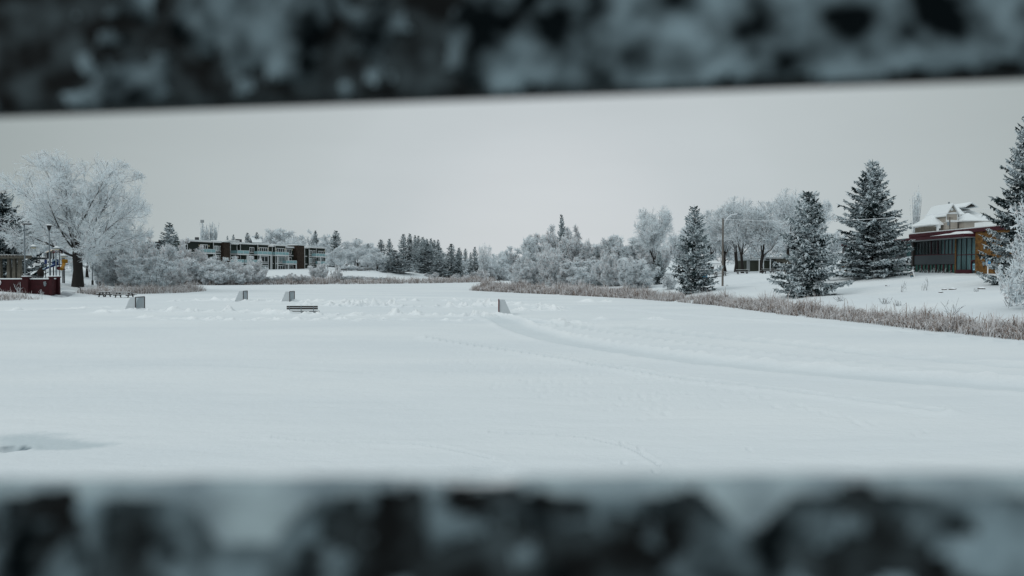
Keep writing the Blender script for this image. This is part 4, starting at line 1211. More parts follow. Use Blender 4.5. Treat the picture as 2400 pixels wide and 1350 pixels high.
balcony(575, 609, F2, 0.0, 1.7, ())
balcony(605, 637.5, F3, 0.9, 2.6, (610, 635.5))
balcony(646, 677.5, F3, 1.0, 2.7, (651, 676))
balcony(671, 696, F2, 0.3, 2.6, (694.5,))
balcony(742, 771, F3, 0.8, 3.0, (751.5,))
balcony(750, 771, F2, 0.8, 2.8, (768,))
# brick plinth, outdoor units
AB().box(u_(607), u_(636), 0.92, 1.15, 1.5, F1 + 0.5, M['brick_brown']).build('plinth', ap)
AB().box(u_(652), u_(695), 1.02, 1.35, 1.5, F1 + 0.5, M['brick_brown']).build('plinth', ap)
AB().box(u_(546, 1.2), u_(555, 1.2), 0.2, 1.2, F2 + 0.05, F2 + 0.95, M['black']).build('barbecue', ap)

# ------------------------------------------------------------------ far-off things
def house(name, label, c, w, d, wall_h, roof_h, rz, wall, gable_win=True):
    o = empty(name, label, 'house', c, rz)
    MB().box(-w / 2, w / 2, -d / 2, d / 2, -1.5, wall_h, wall).build('wall', o)
    MB().prism([(-d / 2, wall_h + 0.003), (d / 2, wall_h + 0.003), (0, wall_h + roof_h)], -w / 2 + 0.01, w / 2 - 0.01, 'x', wall).build('gable', o)
    r = MB()
    for s in (-1, 1):
        e0, e1 = (s * (d / 2 + 0.5), wall_h - 0.5 * roof_h / (d / 2) + 0.06), (0.0, wall_h + roof_h + 0.06)
        r.hexa([(-w / 2 - 0.4, e0[0], e0[1]), (w / 2 + 0.4, e0[0], e0[1]), (w / 2 + 0.4, e1[0] + s * 0.002, e1[1]), (-w / 2 - 0.4, e1[0] + s * 0.002, e1[1])],
               [(-w / 2 - 0.4, e0[0], e0[1] + 0.3), (w / 2 + 0.4, e0[0], e0[1] + 0.3), (w / 2 + 0.4, e1[0] + s * 0.002, e1[1] + 0.3), (-w / 2 - 0.4, e1[0] + s * 0.002, e1[1] + 0.3)], M['snow'])
    r.build('roof', o)
    for x in (-w * 0.25, w * 0.25):
        p = MB().box(x - 0.6, x + 0.6, -d / 2 - 0.04, -d / 2 - 0.01, wall_h * 0.35, wall_h * 0.8, M['glass']).build('window', o)
        MB().box(x - 0.7, x + 0.7, -d / 2 - 0.07, -d / 2 - 0.005, wall_h * 0.8, wall_h * 0.86, M['trim']).build('window_frame', p)
    return o
g = at(858, 300); house('lake_house', 'small far house with snowy gable roof half hidden among frosted trees', (g.x, g.y, g.z), 8, 7, 3.0, 2.4, R(20), M['soffit'])
g = at(895, 285); house('lake_house', 'far house with dark gable and snowy roof left of the big wide spruce', (g.x, g.y, g.z), 7, 7, 3.0, 2.4, R(60), M['steel'])
g = at(600, 335); house('lake_house', 'grey roof ridge peeping over the apartments near the dark pine', (g.x, g.y, zat(557, 335) - 5.4), 3.4, 6, 3.2, 1.9, R(30), M['siding_grey'])
g = at(352, 250)
o = empty('flat_roofed_building', 'low dark flat-roofed building glimpsed between elm and spruce', 'building', (g.x, g.y, g.z))
zt = zat(569, 250) - g.z
MB().box(-6, 7, 0, 6, -0.5, zt, M['siding_grey']).build('wall', o); MB().box(-6.4, 7.4, -0.5, 6.4, zt + 0.003, zt + 0.35, M['black']).build('roof', o)
MB().box(2, 5, 2, 4, zt + 0.352, zt + 1.1, M['black']).build('roof_vent', o)
g = at(475, 360)
o = empty('floodlight_mast', 'tall floodlight mast with a square lamp panel above the apartment roof', 'floodlight', (g.x, g.y, g.z))
zt = zat(516, 360) - g.z
MB().tube([(0, 0, -0.5), (0, 0, zt)], [0.25, 0.14], M['steel'], 8).build('mast', o)
b = MB()
for r_ in range(2):
    for c in range(3): b.box(-0.75 + c * 0.52, -0.30 + c * 0.52, -0.25, 0.1, zt - 1.2 + r_ * 0.62, zt - 0.68 + r_ * 0.62, M['soffit'])
b.box(-0.85, 0.85, 0.12, 0.2, zt - 1.3, zt + 0.1, M['steel']); b.build('lamp_panel', o)

# ------------------------------------------------------------------ tables and benches
def picnic_table(label, g, rz, L=1.9, snow=True):
    o = empty('picnic_table', label, 'picnic table', g, rz, 'picnic tables on the shore and the ice')
    t = MB()
    for k in range(5): t.box(-L / 2, L / 2, -0.36 + k * 0.147, -0.36 + k * 0.147 + 0.135, 0.70, 0.745, M['wood_dark'])
    tp = t.build('tabletop', o)
    if snow: MB().box(-L / 2 + 0.04, L / 2 - 0.04, -0.34, 0.35, 0.748, 0.80, M['snow']).build('snow', tp, bevel=0.02)
    for s in (-1, 1):
        q = MB().box(-L / 2, L / 2, s * 0.72 - 0.13, s * 0.72 + 0.13, 0.41, 0.455, M['wood_dark']).build('seat', o)
        if snow: MB().box(-L / 2 + 0.04, L / 2 - 0.04, s * 0.72 - 0.11, s * 0.72 + 0.11, 0.458, 0.495, M['snow']).build('snow', q, bevel=0.012)
        x = s * (L / 2 - 0.32)
        f = MB()
        for q_ in (-1, 1):
            f.hexa([(x - 0.05, q_ * 0.62 - 0.07, -0.25), (x + 0.05, q_ * 0.62 - 0.07, -0.25), (x + 0.05, q_ * 0.62 + 0.07, -0.25), (x - 0.05, q_ * 0.62 + 0.07, -0.25)],
                   [(x - 0.05, q_ * 0.24 - 0.07, 0.698), (x + 0.05, q_ * 0.24 - 0.07, 0.698), (x + 0.05, q_ * 0.24 + 0.07, 0.698), (x - 0.05, q_ * 0.24 + 0.07, 0.698)], M['wood_dark'])
        f.box(x - 0.09, x - 0.052, -0.82, 0.82, 0.30, 0.408, M['wood_dark'])
        f.build('leg_frame', o)
    return o
def icept(px, py):
    x, y = ice(px, py); return (x, y, 0.0)
p = icept(291, 697.5); picnic_table('long dark picnic table dusted with snow on the ice, behind the nearest goal', (p[0], p[1], -0.02), R(-14), 2.7)
p = icept(245, 696); picnic_table('short dark picnic table seen end-on on the ice below the path', (p[0], p[1], -0.05), R(70), 1.7)
for px, py_d, lab, rz in [(70, 128, 'picnic table standing behind the burgundy wall beside the tall lamp', 0.1), (1688, 128, 'dark picnic table at the foot of the utility pole, up on the bank', 0.1),
                    (1740, 128, 'dark picnic table around the leaning tree trunks', -0.1), (1800, 126, 'dark picnic table between straight trunk and lumpy spruce', 0.2), (1832, 120, 'dark picnic table closest to the lumpy spruce', 0.0)]:
    picnic_table(lab, at(px, py_d), rz, 2.2)

def park_bench(label, g, rz, L=2.8, sink=0.25):
    o = empty('park_bench', label, 'bench', g, rz, 'benches by the lake')
    for z in (0.62, 0.79):
        b = MB().box(-L / 2, L / 2, -0.02, 0.025, z - sink, z + 0.135 - sink, M['wood_dark']).build('back_plank', o)
        MB().box(-L / 2, L / 2, -0.018, 0.023, z + 0.137 - sink, z + 0.152 - sink, M['snow']).build('snow', b)
    s = MB().box(-L / 2 - 0.03, L / 2 + 0.04, 0.06, 0.42, 0.42 - sink, 0.47 - sink, M['wood_dark']).build('seat', o)
    MB().box(-L / 2, L / 2, 0.07, 0.41, 0.472 - sink, 0.53 - sink, M['snow']).build('snow', s, bevel=0.02)
    for x in (-L * 0.41, -L * 0.03, L * 0.37):
        MB().tube([(x, -0.12, 0.0 - sink), (x, -0.055, 0.30 - sink), (x, -0.05, 0.80 - sink), (x, -0.035, 0.945 - sink)], 0.032, M['steel'], 6).tube([(x, -0.05, 0.36 - sink), (x, 0.40, 0.36 - sink), (x, 0.43, 0 - sink)], 0.03, M['steel'], 6).build('support', o)
    return o
p = icept(708, 734.5); park_bench('long dark bench on the ice seen from behind, half buried in snow', (p[0], p[1], 0.02), R(-2), 2.72, 0.30)
for px, d, lab in [(743, 233, 'dark bench on the far lawn left of the round shrub'), (806, 240, 'dark bench on the far lawn right of the pinkish shrub'), (861, 246, 'small dark bench on the far lawn under the forked tree')]:
    g = at(px, d); park_bench(lab, (g.x, g.y, g.z), R(5), 2.0, 0.0)

# ------------------------------------------------------------------ hockey goals
def hockey_goal(label, g, rz, pipe, tilt=0.0):
    """opening faces +x; 1.83 m wide along y, 1.22 m high, 1.1 m deep at the ice"""
    o = empty('hockey_goal', label, 'hockey goal', g, rz, 'hockey goals on the ice')
    W, Hh = 0.915, 1.22
    MB().tube([(0, -W, -0.05), (0, -W, Hh - 0.04), (0, -W + 0.04, Hh), (0, W - 0.04, Hh), (0, W, Hh - 0.04), (0, W, -0.05)], 0.045, pipe, 8).build('goal_frame', o)
    MB().tube([(0, -W, 0.03), (-0.55, -W, 0.03), (-1.05, -W + 0.2, 0.03), (-1.05, W - 0.2, 0.03), (-0.55, W, 0.03), (0, W, 0.03)], 0.03, M['white_paint'], 6).build('base_frame', o)
    n = MB()
    t = 0.02
    top_d, bot_d = 0.5, 1.02
    for s in (-1, 1):
        y0, y1 = s * (W - 0.05), s * (W - 0.05 - t)
        n.prism([(-0.03, 0.0), (-bot_d, 0.0), (-top_d, Hh - 0.02), (-0.03, Hh - 0.02)], min(y0, y1), max(y0, y1), 'y', M['net'])
    yb = W - 0.051
    n.hexa([(-bot_d - t, -yb, 0), (-bot_d, -yb, 0), (-bot_d, yb, 0), (-bot_d - t, yb, 0)], [(-top_d - t, -yb, Hh - 0.04), (-top_d, -yb, Hh - 0.04), (-top_d, yb, Hh - 0.04), (-top_d - t, yb, Hh - 0.04)], M['net_in'])
    n.box(-top_d - t, -0.03, -yb, yb, Hh - 0.018, Hh - 0.002, M['net'])
    n.build('net', o)
    return o
def goal_at(px, py, lab, rz, pipe):
    x, y = ice(px, py); hockey_goal(lab, (x, y, 0.02), rz, pipe)
goal_at(328, 727, 'nearest hockey goal with dark pipe frame, in front of the picnic tables', R(2), M['dark_pipe'])
goal_at(575, 705.5, 'hockey goal below the cream shrub, opening turned away, left one of the far pair', R(5), M['dark_pipe'])
goal_at(684.5, 707, 'hockey goal just above the bench on the ice', R(-1), M['dark_pipe'])
goal_at(1169, 736.5, 'lone hockey goal with thin red post at the end of the cleared lane', R(181.5), M['red_pipe'])

# ------------------------------------------------------------------ the park on the west bank
def street_lamp(label, px, d, top, arm_top, arm_dx, head, base_py=None, rz=0):
    g = at(px, d)
    o = empty('street_lamp', label, 'street lamp', g, rz, 'grey street lamps in the park')
    k = d / F
    zt = zat(top, d) - g.z; za = zat(arm_top, d) - g.z; L = arm_dx * k
    p = MB().tube([(0, 0, 1.0), (0, 0, zt)], [0.10, 0.085], M['steel'], 10).build('pole', o)
    MB().lathe([(0.22, -0.3), (0.22, 0.2), (0.19, 0.25), (0.19, 1.0), (0.12, 1.08)], M['black'], sides=8).build('pole_base', o)
    if head == 'box':
        MB().box(-0.15, 1.0, -0.22, 0.22, zt - 0.05, zt + 0.13, M['black']).box(-0.1, 0.95, -0.2, 0.2, zt + 0.132, zt + 0.2, M['snow']).build('lamp_head', o)
    elif head == 'lantern':
        MB().lathe([(0.10, zt), (0.34, zt + 0.75), (0.42, zt + 0.80)], M['black'], sides=10).lathe([(0.45, zt + 0.802), (0.40, zt + 0.92), (0.15, zt + 1.0)], M['snow'], sides=10).build('lamp_head', o)
    if L:
        n = 9
        pts = [(0.02, 0, za - L * 0.5)] + [(L / 2 - L / 2 * math.cos(math.pi * i / n), 0, za - L * 0.5 + L * 0.5 * math.sin(math.pi * i / n)) for i in range(1, n)] + [(L, 0, za - L * 0.75)]
        MB().tube(pts, 0.045, M['steel'], 8).build('lamp_arm', o)
        hz = za - L * 0.75
        h = MB().lathe([(0.62, hz - 0.45), (0.60, hz - 0.38), (0.25, hz - 0.15), (0.12, hz - 0.02), (0.08, hz)], M['steel'], c=(L, 0), sides=14).build('lamp_shade', o)
        MB().lathe([(0.30, hz - 0.62), (0.36, hz - 0.47)], M['lamp_glow'], c=(L, 0), sides=12).build('lamp_lens', h)
        MB().lathe([(0.5, hz - 0.30), (0.22, hz - 0.10), (0.05, hz + 0.03)], M['snow'], c=(L, 0), sides=12).build('snow', h)
    return o
street_lamp('tall lamp with flat box head and hooked arm, behind the pillar of the burgundy wall', 59, 112, 526, 557, 21, 'box')
street_lamp('tall lamp with lantern head and hooked arm in front of the playground tower', 117, 112, 541, 563, 17.5, 'lantern')
street_lamp('lamp with a shorter pole under the hooked arm, just right of the lantern lamp', 132, 115, 588, 581, 18, None)
street_lamp('slim lamp standing before the pale thicket right of the elm', 217, 136, 583, 582, 12, None)

# pergola of tapering concrete piers
g = at(24, 114)
pg = empty('pergola', 'concrete pergola with tapering piers and flat slatted roof behind the burgundy wall', 'pergola', g)
k = 114 / F
zr = zat(606, 114) - g.z
MB().box(-5.2, 2.15, -1.6, 1.8, zr, zr + 0.28, M['concrete']).build('roof', pg)
b = MB()
for i in range(16): b.box(-5.3 + i * 0.48, -5.3 + i * 0.48 + 0.2, -1.9, 2.1, zr + 0.283, zr + 0.50, M['wood_grey'])
rs = b.build('roof_slats', pg)
MB().box(-5.2, 2.15, -1.8, 2.0, zr + 0.503, zr + 0.56, M['snow']).build('snow', rs)
for x in (-4.4, -2.6, -1.5, -0.1, 0.75, 1.55):
    MB().hexa([(x - 0.30, -0.35, -0.5), (x + 0.30, -0.35, -0.5), (x + 0.30, 0.35, -0.5), (x - 0.30, 0.35, -0.5)], [(x - 0.20, -0.22, zr - 0.003), (x + 0.16, -0.22, zr - 0.003), (x + 0.16, 0.22, zr - 0.003), (x - 0.20, 0.22, zr - 0.003)], M['concrete']).build('pier', pg)
MB().box(-5, 2.1, -0.62, -0.47, 0.25, 0.75, M['concrete']).build('low_wall', pg)

# burgundy wall with pillars
bw = empty('burgundy_wall', 'low burgundy retaining wall with snow-capped pillars and a pale emblem below the pergola', 'wall', at(60, 106))
o0 = bw.location
def LW(px, d): return ((px - 1200) * d / F - o0.x, d - o0.y)
ztop = zat(654.5, 106) - o0.z
pts = [LW(-60, 104.5), LW(58, 105), LW(120, 105.5), LW(127, 106.2), LW(133, 107.5), LW(137, 110)]
w = MB(); cap = MB()
for (a, b) in zip(pts[:-1], pts[1:]):
    w.hexa([(a[0], a[1], -2.5), (b[0], b[1], -2.5), (b[0], b[1] + 0.35, -2.5), (a[0], a[1] + 0.35, -2.5)], [(a[0], a[1], ztop), (b[0], b[1], ztop), (b[0], b[1] + 0.35, ztop), (a[0], a[1] + 0.35, ztop)], M['burg_wall'])
    cap.hexa([(a[0], a[1] - 0.08, ztop + 0.003), (b[0], b[1] - 0.08, ztop + 0.003), (b[0], b[1] + 0.42, ztop + 0.003), (a[0], a[1] + 0.42, ztop + 0.003)],
             [(a[0], a[1] - 0.05, ztop + 0.16), (b[0], b[1] - 0.05, ztop + 0.16), (b[0], b[1] + 0.40, ztop + 0.16), (a[0], a[1] + 0.40, ztop + 0.16)], M['snow'])
w.build('wall', bw); cap.build('snow', bw)
for px, d, s in ((61, 104.8, 0.40), (120, 105.3, 0.24), (135.5, 107, 0.22)):
    x, y = LW(px, d)
    p = MB().box(x - s, x + s, y - s * 0.6, y + s * 1.2, -2.5, ztop + 0.22, M['burg_wall']).box(x - s - 0.1, x + s + 0.1, y - s * 0.6 - 0.1, y + s * 1.2 + 0.1, ztop + 0.222, ztop + 0.36, M['burg_wall']).build('pillar', bw)
    MB().box(x - s - 0.06, x + s + 0.06, y - s * 0.6 - 0.06, y + s * 1.2 + 0.06, ztop + 0.362, ztop + 0.52, M['snow']).build('snow', p, bevel=0.05)
x, y = LW(-2.5, 104.7)
ring = MB().tube([(x + 0.28 * math.cos(q), y - 0.02, ztop - 0.45 + 0.34 * math.sin(q)) for q in np.linspace(0, 2 * math.pi, 17)], 0.06, M['white_paint'], 6).build('wall_letter', bw)
em = MB(); x, y = LW(105, 105.4)
for dx, dz, s in ((-.12, -.45, .22), (.10, -.40, .20), (-.02, -.66, .24), (.16, -.64, .18), (-.2, -.68, .14), (0.0, -.9, .18), (.12, -.86, .12), (-.3, -.8, .12)):
    em.box(x + dx - s / 2, x + dx + s / 2, y - 0.05 + abs(dx) * 0.02, y - 0.02 + 0.05, ztop + dz - s / 2, ztop + dz + s / 2, M['steel'])
em.build('emblem', bw)

# railing behind the wall
g = at(95, 109)
rl = empty('railing', 'thin grey railing on the terrace behind the burgundy wall', 'railing', g)
b = MB(); zt = zat(649.5, 109) - g.z
b.tube([(-2.3, 0, zt), (1.7, 0, zt)], 0.03, M['steel'], 6)
for i in range(12): b.tube([(-2.25 + i * 0.35, 0, -0.5), (-2.25 + i * 0.35, 0, zt + 0.12 * (i % 3 == 0))], 0.022, M['steel'], 5)
b.build('rail_bars', rl)
MB().lathe([(0.35, -0.4), (0.42, zt + 0.05)], M['burg'], c=(1.9, 0), sides=10).build('planter', rl)

# wrapped shrub
g = at(95.5, 110)
ws = empty('wrapped_shrub', 'drop-shaped shrub wrapped in dark burlap with bare twigs on top', 'wrapped shrub', g)
z0 = zat(648, 110) - g.z - 0.05
MB().lathe([(0.30, z0 - 0.6), (0.36, z0 + 0.3), (0.46, z0 + 0.65), (0.38, z0 + 0.95), (0.16, z0 + 1.3), (0.05, z0 + 1.42)], M['cloth_dark'], sides=12).build('burlap', ws, smooth=True)
b = MB()
for i in range(7): b.tube([(0, 0, z0 + 1.35), (0.16 * math.cos(i * 2.1), 0.16 * math.sin(i * 2.1), z0 + 1.7 + 0.05 * (i % 3))], 0.012, M['frost'], 4)
b.build('twigs', ws)

# playground
D = 142
g = at(132, D); s = D / F
pl = empty('playground_structure', 'colourful playground tower with beige and maroon roofs, blue slide and yellow tube', 'playground', g)
X_ = lambda px: (px - 132) * s
Z_ = lambda py: zat(py, D) - g.z
for px, top in ((114, 594), (119.5, 588), (126, 588), (132, 586), (140, 586), (147, 588), (151.5, 600), (156, 610), (143.5, 594)):
    MB().tube([(X_(px), 0.9 * ((int(px) % 3) - 1), -0.4), (X_(px), 0.9 * ((int(px) % 3) - 1), Z_(top))], 0.075, M['siding_grey'], 8).build('post', pl)
def tent(x0, x1, y0, y1, dz, m):
    MB().hexa([(X_(x0), -1.5, Z_(y1 + dz)), (X_(x1), -1.5, Z_(y1)), (X_(x1), 1.5, Z_(y1)), (X_(x0), 1.5, Z_(y1 + dz))], [(X_(x0), -0.3, Z_(y0 + dz * 0.4)), (X_(x1), -0.3, Z_(y0)), (X_(x1), 0.3, Z_(y0)), (X_(x0), 0.3, Z_(y0 + dz * 0.4))], m).build('roof', pl)
tent(118, 131, 584.5, 589, 4.5, M['beige']); tent(134, 147, 584, 589, 4.5, M['maroon'])
MB().box(X_(113), X_(152), -1.2, 1.2, Z_(621), Z_(619.5), M['siding_grey']).build('platform', pl)
MB().box(X_(119), X_(131), -1.25, -1.15, Z_(607), Z_(592), M['siding_grey']).build('lattice_panel', pl)
MB().box(X_(114), X_(120), -1.22, -1.12, Z_(619), Z_(609), M['blue']).build('blue_panel', pl)
MB().box(X_(132), X_(147), -1.25, -1.15, Z_(622), Z_(608), M['blue']).build('blue_panel', pl)
MB().tube([(X_(134), -1.32, Z_(614)), (X_(135.5), -1.32, Z_(611)), (X_(139), -1.32, Z_(609.5)), (X_(142.5), -1.32, Z_(611)), (X_(144), -1.32, Z_(614))], 0.16, M['pblue'], 8).build('slide_arch', pl)
MB().hexa([(X_(129), -4.2, Z_(632)), (X_(137), -4.2, Z_(632)), (X_(142), -1.3, Z_(622)), (X_(134.5), -1.3, Z_(622))], [(X_(129), -4.2, Z_(631)), (X_(137), -4.2, Z_(631)), (X_(142), -1.3, Z_(619)), (X_(134.5), -1.3, Z_(619))], M['pblue']).build('slide', pl)
MB().hexa([(X_(137.5), -4.2, Z_(632.5)), (X_(139), -4.2, Z_(632.5)), (X_(144.5), -1.3, Z_(622)), (X_(143), -1.3, Z_(622))], [(X_(137.5), -4.2, Z_(629)), (X_(139), -4.2, Z_(629)), (X_(144.5), -1.3, Z_(617)), (X_(143), -1.3, Z_(617))], M['blue']).build('slide_side', pl)
MB().lathe([(0.40, Z_(617)), (0.52, Z_(615.5)), (0.52, Z_(609.5)), (0.40, Z_(608))], M['yellow'], c=(X_(157), -0.6), sides=14).build('tube_tunnel', pl)
MB().tube([(X_(156), -0.7, Z_(617)), (X_(159), -1.2, Z_(621)), (X_(164), -2.2, Z_(626)), (X_(167), -3.0, Z_(631))], 0.30, M['yellow'], 10).build('tube_slide', pl)
MB().hexa([(X_(101), -1.8, Z_(632)), (X_(103), -1.0, Z_(632)), (X_(114), -0.4, Z_(625)), (X_(114), -1.2, Z_(625))], [(X_(101), -1.8, Z_(630.5)), (X_(103), -1.0, Z_(630.5)), (X_(114), -0.4, Z_(622)), (X_(114), -1.2, Z_(622))], M['wood_dark']).build('ramp', pl)
rb = MB()
for i in range(6):
    px = 101 + i * 2.4; rb.tube([(X_(px), -1.4, Z_(631 - i * 1.3)), (X_(px), -1.4, Z_(624.5 - i * 1.3))], 0.03, M['pblue'], 5)
rb.tube([(X_(100), -1.4, Z_(625)), (X_(114), -1.4, Z_(617))], 0.035, M['pblue'], 5).build('ramp_rail', pl)
MB().hexa([(X_(142), -1.6, Z_(629)), (X_(146), -1.6, Z_(629)), (X_(152), -1.6, Z_(633)), (X_(149), -1.6, Z_(633))], [(X_(142), -1.0, Z_(626)), (X_(146), -1.0, Z_(624)), (X_(162), -1.0, Z_(632)), (X_(160), -1.0, Z_(632.5))], M['maroon']).build('maroon_slide', pl)

g = at(193.5, 140)
o = empty('play_drum', 'yellow-green play drum on a post right of the elm trunk', 'play equipment', g)
zz = zat(613.5, 140) - g.z
MB().tube([(0.0, 0, -0.4), (0.0, 0, zz + 0.45)], 0.075, M['steel'], 8).build('post', o)
MB().tube([(-0.95, -0.1, zz), (-0.75, -0.1, zz), (-0.25, -0.1, zz), (-0.1, -0.1, zz)], [0.30, 0.36, 0.36, 0.30], M['ygreen'], 12).build('drum', o)
MB().box(-1.5, -0.8, -0.2, 0.0, zz - 0.45, zz - 0.25, M['black']).build('bracket', o)
g = at(188, 138)
o = empty('spring_rider', 'low yellow and dark spring toy half buried in snow right of the elm', 'play equipment', g)
MB().box(-0.6, -0.2, -0.2, 0.2, 0.05, 0.3, M['yellow']).build('seat', o); MB().tube([(-0.2, 0, 0.15), (0.5, 0, 0.3), (0.95, 0, 0.25)], 0.13, M['siding_grey'], 8).build('body', o)

# small signs
g = at(188, 113)
o = empty('lectern_sign', 'small dark lectern sign on one post beside the path', 'sign', g)
MB().box(-0.05, 0.05, -0.05, 0.05, -0.3, 0.80, M['black']).build('post', o)
MB().hexa([(-0.24, -0.30, 0.72), (0.24, -0.30, 0.86), (0.24, 0.2, 1.02), (-0.24, 0.2, 0.88)], [(-0.24, -0.30, 0.77), (0.24, -0.30, 0.91), (0.24, 0.2, 1.07), (-0.24, 0.2, 0.93)], M['black']).build('panel', o)
g = at(234, 121)
o = empty('waste_post', 'dark bin hung on a thick wooden post on the snowy slope', 'bin post', g)
MB().box(-0.09, 0.09, -0.09, 0.09, -0.3, 1.35, M['wood_dark']).build('post', o)
MB().box(-0.26, -0.092, -0.14, 0.14, 0.5, 0.95, M['black']).build('bin', o, bevel=0.03)

# parked vehicles behind the playground
def car(label, g, rz, m, h=1.5, L=4.4):
    o = empty('parked_car', label, 'car', g, rz, 'cars parked behind the playground')
    W = 0.88
    MB().prism([(-L / 2, 0.35), (L / 2, 0.35), (L / 2, 0.75), (L * 0.30, 0.92), (L * 0.16, h - 0.05), (-L * 0.30, h), (-L * 0.46, 0.98), (-L / 2, 0.9)], -W, W, 'y', m).build('body', o, bevel=0.06)
    for s_ in (-1, 1):
        MB().prism([(L * 0.26, 0.95), (L * 0.145, h - 0.14), (-L * 0.28, h - 0.10), (-L * 0.41, 0.99)], s_ * W - 0.004 if s_ > 0 else -W - 0.006, s_ * W + 0.006 if s_ > 0 else -W + 0.004, 'y', M['glass']).build('side_window', o)
        for x in (-L * 0.31, L * 0.31):
            w_ = MB().tube([(x, s_ * (W - 0.16), 0.32), (x, s_ * (W + 0.02), 0.32)], 0.32, M['black'], 14).build('wheel', o)
            MB().tube([(x, s_ * (W + 0.022), 0.32), (x, s_ * (W + 0.03), 0.32)], 0.19, M['steel'], 10).build('rim', w_)
    MB().box(-L * 0.29, L * 0.15, -W + 0.1, W - 0.1, h + 0.003, h + 0.10, M['snow']).build('snow', o, bevel=0.03)
    return o
g = at(104, 172); car('pale car with snowy roof parked behind the playground ramp', (g.x, g.y, zat(618, 172)), R(8), M['car_white'], 1.55, 4.8)
g = at(66, 160); car('white car parked under the dark drooping spruce', (g.x, g.y, zat(627, 160)), R(0), M['car_white'], 1.6, 4.4)
# a trodden path from the park to the ice, swept bare
th2 = np.linspace(0, 1, 60)
ctr = np.array([[(150 - 1200) * 106 / F, 104.5], [(153 - 1200) * 108 / F, 107.5], [(158 - 1200) * 110 / F, 110], [(162 - 1200) * 113 / F, 113]])
cxx = np.interp(th2, np.linspace(0, 1, 4), ctr[:, 0]); cyy = np.interp(th2, np.linspace(0, 1, 4), ctr[:, 1])
sv = np.linspace(-0.95, 0.95, 14)
PX = cxx[:, None] + sv[None] + 0.25 * (fbm(th2[:, None] * 14 + sv[None] * 0, sv[None] * 0 + 3, oct=2, seed=8) - 0.5); PY = cyy[:, None] + 0.0 * sv[None]
path = link('swept_path', grid_mesh('swept_path', PX, PY, terr(PX, PY) + 0.05, noise_mat('swept_grey_path', (0.20, 0.225, 0.25), (0.60, 0.64, 0.67), 0.9, 0.42, 0.60, stretch=(0.6, 1.6, 1))))
tag(path, kind='structure')
# ------------------------------------------------------------------ the office on the east bank
of = empty('office_building', 'low modern office with burgundy roof edge, dark green glazing and a yellow brick end', 'building', (60.25, 105, 3.4))
FO, oz = facade((60.25, 145), (60.25, 85))
invo = Matrix.Translation((-60.25, -105, -3.4))
frO = invo @ FO
def OB(): return MB(frO)
ou = lambda px, n=0.0: oz(px, None, n)
def ozz(px, py, n=0.0): return oz(px, py, n)[1]
ZR = 9.25
uL, uC, uR = ou(1968), ou(2287), ou(2392)
OB().box(uL, uC, -14, -0.4, 1.5, ZR - 1.0, M['siding_grey']).build('wall', of)
OB().box(uC + 0.003, uR, -14, 0.15, 1.5, ZR - 0.5, M['brick_yellow']).build('brick_end', of)
# recessed dark bricks on the brick end
b = OB()
for cpx in (2305, 2323.5):
    cu = ou(cpx, 0.15)
    for i in range(9): 
        z = 4.2 + i * 0.55
        b.box(cu - 0.14, cu + 0.14, 0.152, 0.17, z, z + 0.16, M['cloth_dark'])
b.build('brick_pattern', of)
OB().box(uL, ou(1984), -0.398, 0.1, 1.5, 4.6, M['brick_yellow']).build('brick_pier', of)
rf = OB().box(ou(2134), uR + 0.3, -14.3, 0.35, ZR - 0.5 + 0.003, ZR, M['burg']).build('roof', of)
OB().box(ou(2134), uR + 0.2, -14.2, 0.25, ZR + 0.003, ZR + 0.14, M['snow']).build('snow', rf)
OB().box(uL, ou(2134) - 0.01, -14, -0.2, ZR - 1.0 + 0.003, ZR - 0.55, M['burg']).build('roof', of)
zc = 8.15
cp = OB().box(ou(2112, 1.6), uC - 0.02, -0.38, 1.6, zc, zc + 0.42, M['burg']).build('canopy', of)
OB().box(ou(2112, 1.6) + 0.05, uC - 0.05, -0.3, 1.5, zc - 0.06, zc - 0.003, M['soffit']).build('soffit', cp)
OB().box(ou(2134), uC - 0.02, -0.38, 0.3, zc + 0.423, ZR - 0.5, M['burg']).build('fascia', of)
# drifted snow on the canopy
us = np.linspace(ou(2180, 1.2), uC - 0.08, 40); ns = np.linspace(0.32, 1.55, 8)
U, Nn = np.meshgrid(us, ns, indexing='ij')
hh = (0.03 + 0.30 * np.clip((U - us[0]) / (us[-1] - us[0]) * 1.6, 0, 1) * (0.6 + 0.6 * vnoise(U * 0.8, Nn * 0 + 4))) * np.sin(np.clip((Nn - 0.30) / 1.3, 0, 1) * np.pi * 0.72 + 0.6)
hh[-1] = 0; hh[:, -1] = 0
P3 = np.stack([U, Nn, zc + 0.425 + np.maximum(hh, 0)], -1).reshape(-1, 3)
P3 = np.array([tuple(frO @ Vector(p)) for p in P3]).reshape(40, 8, 3)
link('snow', grid_mesh('canopy_snow', P3[..., 0], P3[..., 1], P3[..., 2], M['snow']), cp)
